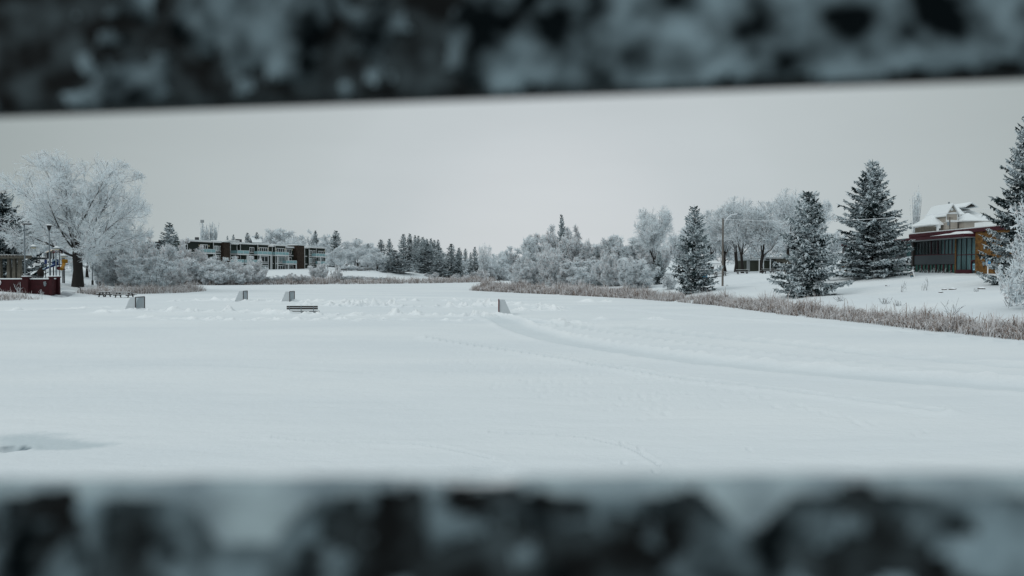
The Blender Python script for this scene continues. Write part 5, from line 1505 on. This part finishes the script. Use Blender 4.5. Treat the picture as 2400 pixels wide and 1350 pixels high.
# upper glazing band, spandrel, lower glazing
z1, z2, z3 = ozz(2190, 598), ozz(2190, 619.5), 3.0
uA, uB = ou(2139), ou(2233)
n_up = 12
for i in range(n_up):
    a, b_ = uA + (uB - uA) * i / n_up, uA + (uB - uA) * (i + 1) / n_up
    w_ = OB().box(a + 0.05, b_ - 0.05, -0.396, -0.36, z1 + 0.12, zc - 0.1, M['teal_glass'] if i in (8, 9, 10, 11) else M['dark_glass']).build('window', of)
    m = M['burg'] if i in (4, 6, 8, 10) else M['black']
    OB().box(b_ - 0.05, b_ + 0.05, -0.397, -0.28, z1 + 0.12, zc - 0.1, m).build('window_frame', w_)
OB().box(uA, uB, -0.397, -0.25, z1, z1 + 0.118, M['burg']).build('sill', of)
OB().box(uA, uB, -0.397, -0.22, z2, z1 - 0.003, M['spandrel']).build('spandrel_panel', of)
for i in range(11):
    a, b_ = uA + (uB - uA) * i / 11, uA + (uB - uA) * (i + 1) / 11
    w_ = OB().box(a + 0.16, b_ - 0.10, -0.396, -0.35, z3, z2 - 0.05, M['green_glass']).build('window', of)
    OB().box(b_ - 0.10, b_ + 0.16, -0.397, -0.24, z3, z2 - 0.05, M['burg'] if i % 2 else M['black']).build('window_frame', w_)
# brick pier and glazed entrance
OB().box(ou(2233.3), ou(2238), -0.397, -0.20, 2.5, zc - 0.063, M['brick_yellow']).build('brick_pier', of)
e0, e1 = ou(2238.3), uC - 0.02
xs = [e0, ou(2249), ou(2261), ou(2273), e1]
zt_, zm = zc - 0.1, ozz(2262, 597)
zb_ = ozz(2255, 632)
for i in range(4):
    for (za, zb2) in ((zm + 0.05, zt_), (zb_, zm - 0.05)):
        if i == 3 and zb2 < zm: za = ozz(2280, 609)
        w_ = OB().box(xs[i] + 0.05, xs[i + 1] - 0.05, -0.25, -0.20, za, zb2, M['teal_glass']).build('window', of)
        OB().box(xs[i] - 0.05, xs[i] + 0.05, -0.26, -0.12, za, zb2, M['black']).build('window_frame', w_)
OB().box(e0, e1, -0.26, -0.13, zm - 0.048, zm + 0.048, M['burg']).build('transom', of)
OB().box(e0, e1, -0.397, -0.27, 2.5, zt_, M['black']).build('entrance_backing', of)
OB().box(e0, xs[3], -0.265, 0.0, 2.4, zb_ - 0.003, M['burg']).build('base_panel', of)
d0, d1, dt = xs[3] + 0.02, e1 - 0.02, ozz(2280, 610)
dr = OB().box(d0 + 0.12, d1 - 0.12, -0.25, -0.16, 2.9, dt - 0.14, M['dark_glass']).build('door', of)
OB().box(d0, d0 + 0.12, -0.26, -0.05, 2.9, dt, M['burg']).box(d1 - 0.12, d1, -0.26, -0.05, 2.9, dt, M['burg']).box(d0 + 0.12, d1 - 0.12, -0.255, -0.055, dt - 0.138, dt, M['burg']).build('door_frame', dr)
c = (d0 + d1) / 2
OB().box(c - 0.28, c + 0.22, -0.158, -0.145, dt - 1.3, dt - 0.45, M['sign_pale']).box(c - 0.13, c + 0.07, -0.143, -0.138, dt - 1.1, dt - 0.6, M['dark_glass']).build('door_notice', dr)
# the western wing behind the big spruce
uW0, uW1 = ou(1985), ou(2134)
OB().box(ou(2135.2), ou(2138.5), -0.39, -0.05, 2.6, zc - 0.06, M['wood_dark']).build('column', of)
for i in range(10):
    a, b_ = uW0 + (uW1 - uW0) * i / 10, uW0 + (uW1 - uW0) * (i + 1) / 10
    OB().box(a + 0.2, b_ - 0.75, -0.396, -0.35, z1, zc - 0.3, M['teal_glass'] if i % 2 else M['dark_glass']).build('window', of)
    OB().box(a + 0.3, b_ - 0.6, -0.396, -0.35, z3, z2 - 0.1, M['green_glass']).build('window', of)
OB().box(uW0, uW1, -0.397, 0.05, z2 - 0.02, z2 + 0.22, M['soffit']).build('ledge', of)
# roof equipment
a, b_ = ou(2143, -4), ou(2163, -4)
OB().box(a, b_, -6, -4, ZR + 0.145, ZR + 1.35, M['concrete']).build('roof_unit', of)
a, b_ = ou(2208, -4), ou(2251, -4)
OB().box(a, b_, -6.5, -4, ZR + 0.145, ZR + 0.60, M['concrete']).build('roof_unit', of)
OB().box(ou(2282, -5), ou(2304, -5), -6.5, -5, ZR + 0.145, ZR + 1.25, M['white_paint']).build('roof_unit', of)

# ------------------------------------------------------------------ the gabled house behind
gx, gy = (2258 - 1200) * 172 / F, 172.0
zg = tz(gx, gy) 
vh = empty('gabled_house', 'tan gabled house with snowy roofs, round gable medallion and metal chimney above the office roof', 'house', (gx, gy, 0))
k = 172 / F
hx = lambda px: (px - 2258) * k
hz_ = lambda py: zat(py, 172)
def gable_roof(name, xc, w, y0, y1, ze, zp, ov=0.35, wall=M['tan_siding'], th=0.28):
    """ridge along y, gable facing the viewer"""
    MB().prism([(xc - w / 2, ze), (xc + w / 2, ze), (xc, zp)], y0 + 0.05, y1, 'y', wall).build('gable', vh)
    r = MB(); sl = (zp - ze) / (w / 2)
    for s_ in (-1, 1):
        a = (xc + s_ * (w / 2 + ov), ze - ov * sl + 0.03); b = (xc + s_ * 0.002, zp + 0.03)
        r.hexa([(a[0], y0 - ov, a[1]), (b[0], y0 - ov, b[1]), (b[0], y1, b[1]), (a[0], y1, a[1])][::s_], [(a[0], y0 - ov, a[1] + th), (b[0], y0 - ov, b[1] + th), (b[0], y1, b[1] + th), (a[0], y1, a[1] + th)][::s_], M['snow'])
    rr = r.build(name, vh)
    tr = MB()
    for s_ in (-1, 1):
        a = (xc + s_ * (w / 2 + ov), ze - ov * sl); b = (xc, zp)
        tr.tube([(a[0], y0 - ov - 0.03, a[1] + 0.05), (b[0], y0 - ov - 0.03, b[1] + 0.05)], 0.10, M['trim'], 4)
    tr.build('bargeboard', rr)
def hip(name, x0, x1, y0, y1, ze, zp, rx0, rx1, ov=0.5):
    MB().hexa([(x0 - ov, y0 - ov, ze), (x1 + ov, y0 - ov, ze), (x1 + ov, y1 + ov, ze), (x0 - ov, y1 + ov, ze)], [(rx0, (y0 + y1) / 2 - 0.05, zp), (rx1, (y0 + y1) / 2 - 0.05, zp), (rx1, (y0 + y1) / 2 + 0.05, zp), (rx0, (y0 + y1) / 2 + 0.05, zp)], M['snow']).build(name, vh)
    MB().box(x0 - ov, x1 + ov, y0 - ov, y1 + ov, ze - 0.22, ze - 0.003, M['trim']).build('eaves', vh)
# tower bay with the medallion
MB().box(hx(2208), hx(2235), -1.2, 5, zg - 1, hz_(503), M['tan_siding']).build('wall', vh)
gable_roof('roof', hx(2221.5), hx(2235) - hx(2208), -1.2, 7, hz_(502), hz_(481), 0.45)
MB().tube([(hx(2221), -1.19, hz_(492)), (hx(2221), -1.27, hz_(492))], 0.34, M['trim'], 16).build('medallion', vh)
MB().box(hx(2207.6), hx(2235.4), -1.28, -1.203, hz_(521), hz_(517), M['trim']).box(hx(2207.6), hx(2235.4), -1.30, -1.202, hz_(503), hz_(500), M['trim']).box(hx(2208), hx(2209.6), -1.27, -1.201, hz_(516.9), hz_(503.1), M['trim']).box(hx(2233.5), hx(2235.1), -1.27, -1.201, hz_(516.9), hz_(503.1), M['trim']).build('wall_trim', vh)
# main body and roofs
MB().box(hx(2235) + 0.003, hx(2325), 0, 10, zg - 1, hz_(516), M['tan_siding']).build('wall', vh)
hip('roof', hx(2237), hx(2325), 0.3, 10, hz_(517), hz_(486), hx(2262), hx(2300))
MB().box(hx(2236), hx(2258), 1.0, 6, hz_(516), hz_(501), M['tan_siding']).build('wall', vh)
hip('roof', hx(2222), hx(2262), 0.9, 6.5, hz_(501.5), hz_(483), hx(2225), hx(2266), 0.2)
MB().box(hx(2240), hx(2272), -3.0, -0.003, zg - 1, hz_(519), M['tan_siding']).build('wall', vh)
hip('roof', hx(2238), hx(2273), -3.2, 2.5, hz_(518.5), hz_(500), hx(2262), hx(2266), 0.3)
MB().box(hx(2196), hx(2208) - 0.003, 0.5, 8, zg - 1, hz_(526), M['tan_siding']).build('wall', vh)
hip('roof', hx(2181), hx(2209), 0, 8, hz_(525.5), hz_(499), hx(2206), hx(2210), 0.4)
gable_roof('roof', hx(2285), hx(2296) - hx(2272), 2.0, 9, hz_(482.5), hz_(475), 0.4, M['wood_dark'])
p = MB().box(hx(2195.5), hx(2199), -0.6, 0.49, zg - 1, hz_(536), M['glass']).build('window', vh); MB().box(hx(2194), hx(2195.4), -0.65, 0.48, zg - 1, hz_(527), M['trim']).box(hx(2195.5), hx(2199), -0.64, -0.1, hz_(535.9), hz_(527), M['trim']).build('window_frame', p)
MB().tube([(hx(2243), 3.6, hz_(486)), (hx(2243), 3.6, hz_(470.5))], 0.2, M['steel'], 10).box(hx(2239), hx(2247), 3.2, 4.0, hz_(484), hz_(481.5), M['trim']).build('chimney', vh)
# utility pole with crossarm by the house
g = at(2224, 150)
o = empty('utility_pole', 'brown utility pole with crossarm in front of the gabled house', 'utility pole', g, 0, None)
zt = zat(509, 150) - g.z
MB().tube([(0, 0, -0.5), (0, 0, zt)], [0.16, 0.12], M['wood_grey'], 8).build('pole', o)
MB().box(-0.62, 0.62, -0.12, 0.02, zt - 0.28, zt - 0.16, M['wood_grey']).build('crossarm', o)
MB().lathe([(0.2, zt - 1.7), (0.2, zt - 1.0)], M['steel'], c=(-0.35, -0.1), sides=10).build('transformer', o)

# ------------------------------------------------------------------ utility pole with lamp arm, and its wire
D = 105; g = at(1693.5, D)
o = empty('utility_pole', 'tall weathered wooden utility pole with a curved lamp arm on the east bank', 'utility pole', g)
zt = zat(512, D) - g.z
MB().tube([(0, 0, -0.4), (0, 0, zt)], [0.15, 0.115], M['wood_grey'], 12).build('pole', o)
ar = MB().tube([(0.05, 0, zt - 1.0), (0.25, 0, zt - 0.55), (0.6, 0, zt + 0.05), (1.1, 0, zt + 0.45), (1.7, 0, zt + 0.58), (2.1, 0, zt + 0.60)], 0.07, M['frosted_wire'], 6).build('lamp_arm', o)
MB().tube([(0.1, 0, zt - 1.2), (0.5, 0, zt - 0.2)], 0.02, M['frosted_wire'], 5).build('brace', o)
MB().box(2.0, 2.62, -0.15, 0.15, zt + 0.52, zt + 0.68, M['steel']).build('lamp_head', o, bevel=0.04)
P0 = Vector((g.x, g.y, g.z + zt - 0.12)); P1 = Vector(((2420 - 1200) * 81 / F, 81, zat(476, 81)))
pts = []
for i in range(33):
    t = i / 32
    p = P0.lerp(P1, t); p.z -= 4 * 0.95 * t * (1 - t); pts.append(p)
w = MB().tube(pts, 0.024, M['frosted_wire'], 6).build('overhead_wire')
tag(w, 'white frosted overhead wire running from the lamp pole across the big spruce', 'wire', 'overhead wires')
P0 = Vector(((2060 - 1200) * 150 / F, 150, zat(523, 150))); P1 = Vector(((2330 - 1200) * 150 / F, 150, zat(513, 150)))
w = MB().tube([P0.lerp(P1, i / 16) - Vector((0, 0, 4 * 0.4 * (i / 16) * (1 - i / 16))) for i in range(17)], 0.018, M['frosted_wire'], 5).build('overhead_wire')
tag(w, 'thin overhead wire crossing in front of the gabled house and thin poplars', 'wire', 'overhead wires')

# ------------------------------------------------------------------ gazebo, olive building, odds and ends
D = 135; g = at(1666, D)
o = empty('gazebo', 'small white gazebo with snowy hipped roof behind the slender spruce', 'gazebo', g)
k = D / F; Zz = lambda py: zat(py, D) - g.z
MB().hexa([(-1.7, -1.4, Zz(617)), (1.7, -1.4, Zz(617)), (1.7, 1.4, Zz(617)), (-1.7, 1.4, Zz(617))], [(-0.3, -0.2, Zz(608)), (0.3, -0.2, Zz(608)), (0.3, 0.2, Zz(608)), (-0.3, 0.2, Zz(608))], M['snow']).build('roof', o)
MB().box(-1.6, 1.6, -1.3, 1.3, Zz(622), Zz(617.1), M['white_paint']).build('beam', o)
for x in (-1.5, 1.5):
    for y in (-1.2, 1.2): MB().box(x - 0.07, x + 0.07, y - 0.07, y + 0.07, -0.4, Zz(622.1), M['white_paint']).build('post', o)
MB().box(-0.3, 0.3, -0.9, -0.5, -0.3, Zz(625), M['wood_dark']).build('stove', o)
g = at(1652, 126); 
o = empty('blue_bin', 'blue covered bin beside the white gazebo', 'bin', g)
MB().hexa([(-0.38, -0.35, -0.3), (0.38, -0.35, -0.3), (0.38, 0.35, -0.3), (-0.38, 0.35, -0.3)], [(-0.33, -0.3, 0.75), (0.33, -0.3, 0.75), (0.33, 0.3, 0.75), (-0.33, 0.3, 0.75)], M['tarp']).build('body', o, bevel=0.05)
MB().hexa([(-0.36, -0.33, 0.755), (0.36, -0.33, 0.755), (0.36, 0.33, 0.755), (-0.36, 0.33, 0.755)], [(-0.1, -0.1, 1.05), (0.1, -0.1, 1.05), (0.1, 0.1, 1.05), (-0.1, 0.1, 1.05)], M['tarp']).build('lid', o)
D = 152; g = at(1800, D)
o = empty('olive_building', 'low olive building with flat snowy roof behind the straight tree trunk', 'building', (g.x, g.y, 0))
X_ = lambda px: (px - 1800) * D / F
MB().box(X_(1757), X_(1812), 0, 8, g.z - 2, zat(611, D), M['olive']).build('wall', o)
MB().box(X_(1812) + 0.003, X_(1850), -1.5, 8, g.z - 2, zat(607, D), M['concrete']).build('wall', o)
r = MB().box(X_(1755), X_(1811), -0.6, 8.3, zat(610.9, D), zat(609, D), M['soffit']).box(X_(1793), X_(1852), -2.2, 8.3, zat(606.9, D), zat(604, D), M['soffit']).build('roof', o)
MB().box(X_(1755), X_(1792), -0.5, 8.2, zat(608.9, D), zat(607, D), M['snow']).box(X_(1793), X_(1852), -2.1, 8.2, zat(603.9, D), zat(602.5, D), M['snow']).build('snow', r)
for px in (1781, 1797): MB().tube([(X_(px), -2.0, g.z - 1), (X_(px), -2.0, zat(607, D))], 0.12, M['white_paint'], 8).build('post', o)
dd = MB().box(X_(1818), X_(1826), -1.55, -1.503, g.z - 1, zat(616, D), M['glass']).build('door', o)
MB().box(X_(1817), X_(1827), -1.58, -1.502, zat(615.9, D), zat(614.5, D), M['wood_dark']).build('door_frame', dd)
MB().box(X_(1750), X_(1757) - 0.003, -0.1, 0.1, g.z - 1, zat(610, D), M['soffit']).build('gate_panel', o)
g = at(1779, 130)
o = empty('fence_post', 'thin white post standing beside the straight tree trunk', 'post', g)
MB().tube([(0, 0, -0.3), (0, 0, 2.4)], 0.06, M['white_paint'], 8).box(-0.1, 0.1, -0.1, 0.1, 2.402, 2.5, M['snow']).build('post_shaft', o)
D = 117; g = at(1834, D)
o = empty('pole_pile', 'white frosted poles leaning over a low trestle beside the lumpy spruce', 'leaning poles', g)
for i, (a, b) in enumerate([((1822, 640), (1838, 616)), ((1826, 640), (1844, 620)), ((1830, 640), (1848, 614)), ((1819, 640), (1836, 626))]):
    MB().tube([((a[0] - 1834) * D / F, 0.2 * i, -0.2), ((b[0] - 1834) * D / F, 0.2 * i, zat(b[1], D) - g.z)], 0.05, M['frost'], 6).build('pole', o)
MB().box(-0.5, 1.2, 0, 0.8, 0.75, 0.82, M['wood_dark']).box(-0.4, -0.3, 0.1, 0.2, -0.2, 0.748, M['wood_dark']).box(0.9, 1.0, 0.1, 0.2, -0.2, 0.748, M['wood_dark']).build('trestle', o)

# blue sign by the brick end
D = 88; g = at(2314.5, D); k = D / F
o = empty('blue_sign', 'blue rounded sign with pale pictogram on white post before the yellow brick end', 'sign', g)
Zz = lambda py: zat(py, D) - g.z
MB().box(-0.05, 0.05, -0.03, 0.03, -0.4, Zz(618.5), M['white_paint']).build('post', o)
def rrect(x0, x1, z0, z1, r, n=5):
    out = []
    for cx, cz, a0 in ((x1 - r, z1 - r, 0), (x0 + r, z1 - r, 90), (x0 + r, z0 + r, 180), (x1 - r, z0 + r, 270)):
        for i in range(n + 1):
            a = R(a0 + 90 * i / n); out.append((cx + r * math.cos(a), cz + r * math.sin(a)))
    return out
x0, x1, zb, zt = -5.6 * k, 5.6 * k, Zz(622), Zz(606.5)
pn = MB().prism(rrect(x0, x1, zb, zt, 0.16), -0.10, -0.06, 'y', M['sign_blue']).build('sign_panel', o)
q = MB().prism(rrect(x0 + 0.03, -0.02, Zz(616), zt - 0.03, 0.1), -0.108, -0.102, 'y', M['soffit'])
q.prism(rrect(-0.20, -0.05, Zz(611), zt - 0.06, 0.05), -0.114, -0.109, 'y', M['steel'])
q.prism(rrect(-0.16, -0.06, Zz(613.6), Zz(611.8), 0.03), -0.114, -0.109, 'y', M['steel'])
q.prism(rrect(0.02, x1 - 0.03, Zz(616), zt - 0.03, 0.1), -0.108, -0.102, 'y', M['sign_pale'])
for i in range(4):
    q.box(0.06, 0.11, -0.113, -0.109, zt - 0.18 - 0.11 * i, zt - 0.12 - 0.11 * i, M['sign_blue']); q.box(0.15, 0.21, -0.113, -0.109, zt - 0.16 - 0.11 * i, zt - 0.11 - 0.11 * i, M['sign_blue'])
q.prism(rrect(x0 + 0.03, x1 - 0.03, zb + 0.03, Zz(616.4), 0.1), -0.108, -0.102, 'y', M['sign_deep'])
q.build('pictogram', pn)
# tilted estate sign
D = 93; g = at(2143.5, D)
o = empty('hanging_sign', 'tilted white post with a small dark sign hanging from its arm, before the office', 'sign', g)
fr = Matrix.Rotation(R(-16), 4, 'Y')
Zs = 0.92
MB(fr).box(-0.055, 0.055, -0.05, 0.05, -0.3, Zs + 0.22, M['white_paint']).box(-0.52, 0.17, -0.045, 0.045, Zs, Zs + 0.10, M['white_paint']).build('post', o)
pn = MB(fr).box(-0.46, -0.075, -0.015, 0.015, 0.22, Zs - 0.04, M['spandrel']).build('sign_panel', o)
MB(fr).box(-0.43, -0.10, -0.021, -0.017, 0.52, 0.58, M['beige']).box(-0.40, -0.14, -0.021, -0.017, 0.68, 0.74, M['soffit']).box(-0.40, -0.2, -0.021, -0.017, 0.32, 0.37, M['sign_pale']).build('sign_print', pn)

# bare stalks and twigs poking out of the snow
def sprig(label, px, d, h, n, spread, seed, dark=True):
    rng = np.random.default_rng(seed)
    g = at(px, d) if d > 0 else Vector((*ice(px, -d), 0))
    b = MB(); m1 = M['twig']; m2 = M['bark'] if dark else M['frost']
    for i in range(n):
        a, L, le = rng.uniform(0, 6.28), h * rng.uniform(0.45, 1.0), spread * rng.uniform(0.2, 1.0)
        p = Vector((rng.normal(0, 0.12), rng.normal(0, 0.12), -0.1)); pts = [p]
        dv = Vector((math.cos(a) * le, math.sin(a) * le, 1))
        for j in range(3):
            dv = (dv + Vector((rng.normal(0, .2), rng.normal(0, .2), 0))).normalized(); pts.append(pts[-1] + dv * L / 3)
        b.tube(pts, [0.018, 0.014, 0.011, 0.008], (m1, m2, M['frost'])[i % 3], 4, cap=False)
        for j in (1, 2):
            e_ = (dv + Vector((rng.normal(0, .7), rng.normal(0, .7), 0.2))).normalized()
            b.tube([pts[j], pts[j] + e_ * L * 0.3], [0.011, 0.007], (m1, m2, M['frost'])[(i + j) % 3], 4, cap=False)
    o = b.build('dry_stalks')
    o.location = g
    return tag(o, label, 'dry stalks', 'bare stalks poking out of the snow')
sprig('thin bare stalks on the open slope below the tilted sign, left clump', 2117, 70, 1.3, 6, 0.25, 1)
sprig('thin bare stalks on the open slope below the tilted sign, right clump', 2170, 72, 1.4, 7, 0.3, 2)
sprig('big bare arching twigs rising behind the near reeds', 2230, 50, 1.5, 12, 1.2, 3)
sprig('frosted weed on the slope above the near reeds at the far end', 2372, 51, 1.0, 12, 0.8, 4)
sprig('bushy weeds behind the reeds below the stalks', 2075, 60, 0.8, 16, 0.9, 5)
sprig('weeds behind the reeds halfway to the arching twigs', 2105, 58, 0.7, 14, 0.9, 6)
sprig('weeds beside the foot of the lumpy spruce', 1970, 66, 0.7, 14, 0.9, 7)
sprig('pale dry stalks against the burgundy wall', 44, 103.5, 1.9, 9, 0.2, 8, dark=False)
sprig('short pale stalks by the rounded end of the burgundy wall', 97, 104, 1.2, 8, 0.4, 9, dark=False)
sprig('weeds along the slope right of the burgundy wall', 205, 114, 0.7, 12, 0.9, 10)
sprig('tiny weed on the slope beside the lamp pole', 1704, 103, 0.5, 6, 0.6, 11)
sprig('small weeds below the brick end of the office', 2290, 66, 0.5, 10, 0.9, 12)
# dark rotten heaps and stones showing through the slope
def rock(label, px, d, s, seed):
    rng = np.random.default_rng(seed); g = at(px, d)
    b = MB(); n = 9
    prof = [(s * (0.9), -0.1), (s, s * 0.15), (s * 0.8, s * 0.42), (s * 0.35, s * 0.6), (0.02, s * 0.63)]
    b.lathe(prof, snow_rock, sides=n)
    b.v = [(x * (1 + 0.25 * rng.normal()) * 1.4, y * (1 + 0.2 * rng.normal()), z * (1 + 0.15 * rng.normal())) for x, y, z in b.v]
    o = b.build('rock', smooth=True); o.location = g
    return tag(o, label, 'rock', 'stones showing through the snow')
snow_rock = snowcap_mat('snowy_rock', (0.06, 0.05, 0.045), lo=0.45, hi=0.8)
rock('dark stone in the snow below the office door', 2233, 71, 0.28, 1)
rock('small stone left of the dark one on the slope', 2214, 71, 0.22, 2)
rock('snow-capped stone below the blue sign', 2300, 70, 0.30, 3)
rock('tiny stone low on the slope above the arching twigs', 2205, 66, 0.16, 4)
rock('small stone high on the bank below the tilted sign', 2080, 85, 0.22, 5)
# frosted twigs along the foot of the office
for i, px in enumerate((2160, 2182, 2204, 2222)):
    g = Vector((59.2, 60.25 / ((px - 1200) / F), 0)); g.z = tz(g.x, g.y)
    rng = np.random.default_rng(70 + i); b = MB()
    for j in range(26):
        a = rng.uniform(0, 6.28); p = Vector((rng.normal(0, .5), rng.normal(0, .9), -0.05)); dv = Vector((rng.normal(0, .6), rng.normal(0, .6), 0.8)).normalized()
        b.tube([p, p + dv * rng.uniform(0.3, 0.9)], [0.025, 0.012], M['bark'] if j % 3 else M['frost'], 4, cap=False)
    o = b.build('foundation_shrub'); o.location = g
    tag(o, ('dark twiggy shrub under the office windows nearest the tilted sign', 'dark twiggy shrub second from the tilted sign under the office windows', 'dark twiggy shrub under the middle of the office windows', 'dark twiggy shrub beside the brick pier of the office')[i], 'shrub', 'twiggy shrubs along the office')

# ------------------------------------------------------------------ the frosted fence in front of the eye
fn = empty('rail_fence', 'dark wooden fence close by, two rails crusted with frost framing the view', 'fence', (0, 0.19, 0))
FENCE = Matrix.Translation((0, 0, H_EYE)) @ Matrix.Rotation(R(1.3), 4, 'Y').inverted() @ Matrix.Rotation(R(-3.3), 4, 'Z')
M['fence_wood'] = noise_mat('dark_fence_wood', (0.0012, 0.0022, 0.0026), (0.055, 0.075, 0.084), 120, 0.42, 0.74, rough=0.9, detail=6)
M['rime'] = noise_mat('fence_rime', (0.002, 0.004, 0.005), (0.20, 0.27, 0.305), 75, 0.38, 0.66, rough=0.95, spec=0.05, detail=5)
def rail(z0, z1, seed, thr, amp, right, edge, topsnow, toward=0.0, fn_=95, fb=32, TH=0.0042):
    FF = FENCE @ Matrix.Translation((0, -toward, 0))
    r = MB(FF).box(-1.6, 1.6, -TH, TH, z0, z1, M['fence_wood']).build('rail', fn, bevel=0.002)
    # rime: a lumpy shell over the near face, round the arris and over the top
    nu, nf, nc, nt_ = 2000, 110, 9, (18 if topsnow else 2)
    us = np.linspace(-0.8, 0.8, nu)
    zf = np.linspace(z0, z1, nf); q_ = np.linspace(0, np.pi / 2, nc); yt = np.linspace(-TH, TH + 0.0015, nt_)
    by = np.concatenate([np.full(nf, -TH), np.full(nc, -TH), yt]); bz = np.concatenate([zf, np.full(nc, z1), np.full(nt_, z1)])
    ny = np.concatenate([np.full(nf, -1.0), -np.cos(q_), np.zeros(nt_)]); nz_ = np.concatenate([np.zeros(nf), np.sin(q_), np.ones(nt_)])
    U, BY = np.meshgrid(us, by, indexing='ij'); BZ = np.broadcast_to(bz, U.shape); NY = np.broadcast_to(ny, U.shape); NZ = np.broadcast_to(nz_, U.shape)
    s_ = BZ + (BY + TH)
    n = fbm(U * fn_, s_ * fn_, oct=4, seed=seed, gain=0.6)
    big = fbm(U * fb + 3, s_ * fb, oct=2, seed=seed + 3)
    m = n * 0.45 + big * 0.55 + right * np.tanh(U / 0.12) * 0.05
    if edge == 'bottom': m = m - 0.16 * np.exp(-(BZ - z0) / 0.0035)
    else: m = m + 0.035 * np.exp(-(z1 - BZ) / 0.003) - 0.035 * np.clip((z1 - BZ) / 0.02, 0, 1.2) + np.where(NZ > 0.6, 0.03, 0)
    h = np.clip((m - thr) / 0.10, 0, 1)
    fine = fbm(U * 150, s_ * 150, oct=2, seed=seed + 9)
    bump = amp * h * (0.5 + 0.9 * fine)
    fade = np.sqrt(np.clip((TH + 0.0015 - BY) / (2 * TH), 0, 1))
    bump = np.where(NZ > 0.99, bump * 0.6 * fade, bump) + 0.0003
    P = np.stack([U, BY + NY * bump, BZ + NZ * bump], -1)
    hq = np.minimum(np.minimum(h[:-1, :-1], h[1:, :-1]), np.minimum(h[1:, 1:], h[:-1, 1:]))
    nv = nf + nc + nt_
    i = np.arange(nu * nv).reshape(nu, nv)
    q = np.stack([i[:-1, :-1], i[1:, :-1], i[1:, 1:], i[:-1, 1:]], -1)
    mi = ((np.arange(nv - 1)[None] >= nf) | ((z1 - BZ[:-1, :-1]) < 0.0005 + 0.008 * np.clip((big[:-1, :-1] - 0.5) * 5, 0, 1)) & topsnow).astype(np.int32)
    keep = hq > 0.02
    if not topsnow: keep = keep & (np.arange(nv - 1)[None] < nf + nc - 1)
    Mx = np.array(FF)
    me = np_mesh('rime', P.reshape(-1, 3) @ Mx[:3, :3].T + Mx[:3, 3], quads=q[keep], mats=[M['rime'], M['rime_top']], qmi=mi[keep], smooth=True)
    link('rime', me, r)
    return r
M['rime_top'] = noise_mat('fence_top_rime', (0.33, 0.41, 0.44), (0.15, 0.195, 0.22), 70, 0.35, 0.7, rough=0.95, spec=0.05)
rail(0.0446, 0.155, 5, 0.415, 0.0028, 1.0, 'bottom', False)
rail(-0.130, -0.0364, 8, 0.395, 0.0022, 0.0, 'top', True, toward=0.065, fn_=190, fb=48, TH=0.0032)
for x in (-1.25, 1.25):
    MB(FENCE).box(x - 0.05, x + 0.05, 0.006, 0.09, -H_EYE - 0.3, 0.3, M['fence_wood']).build('post', fn, bevel=0.004)
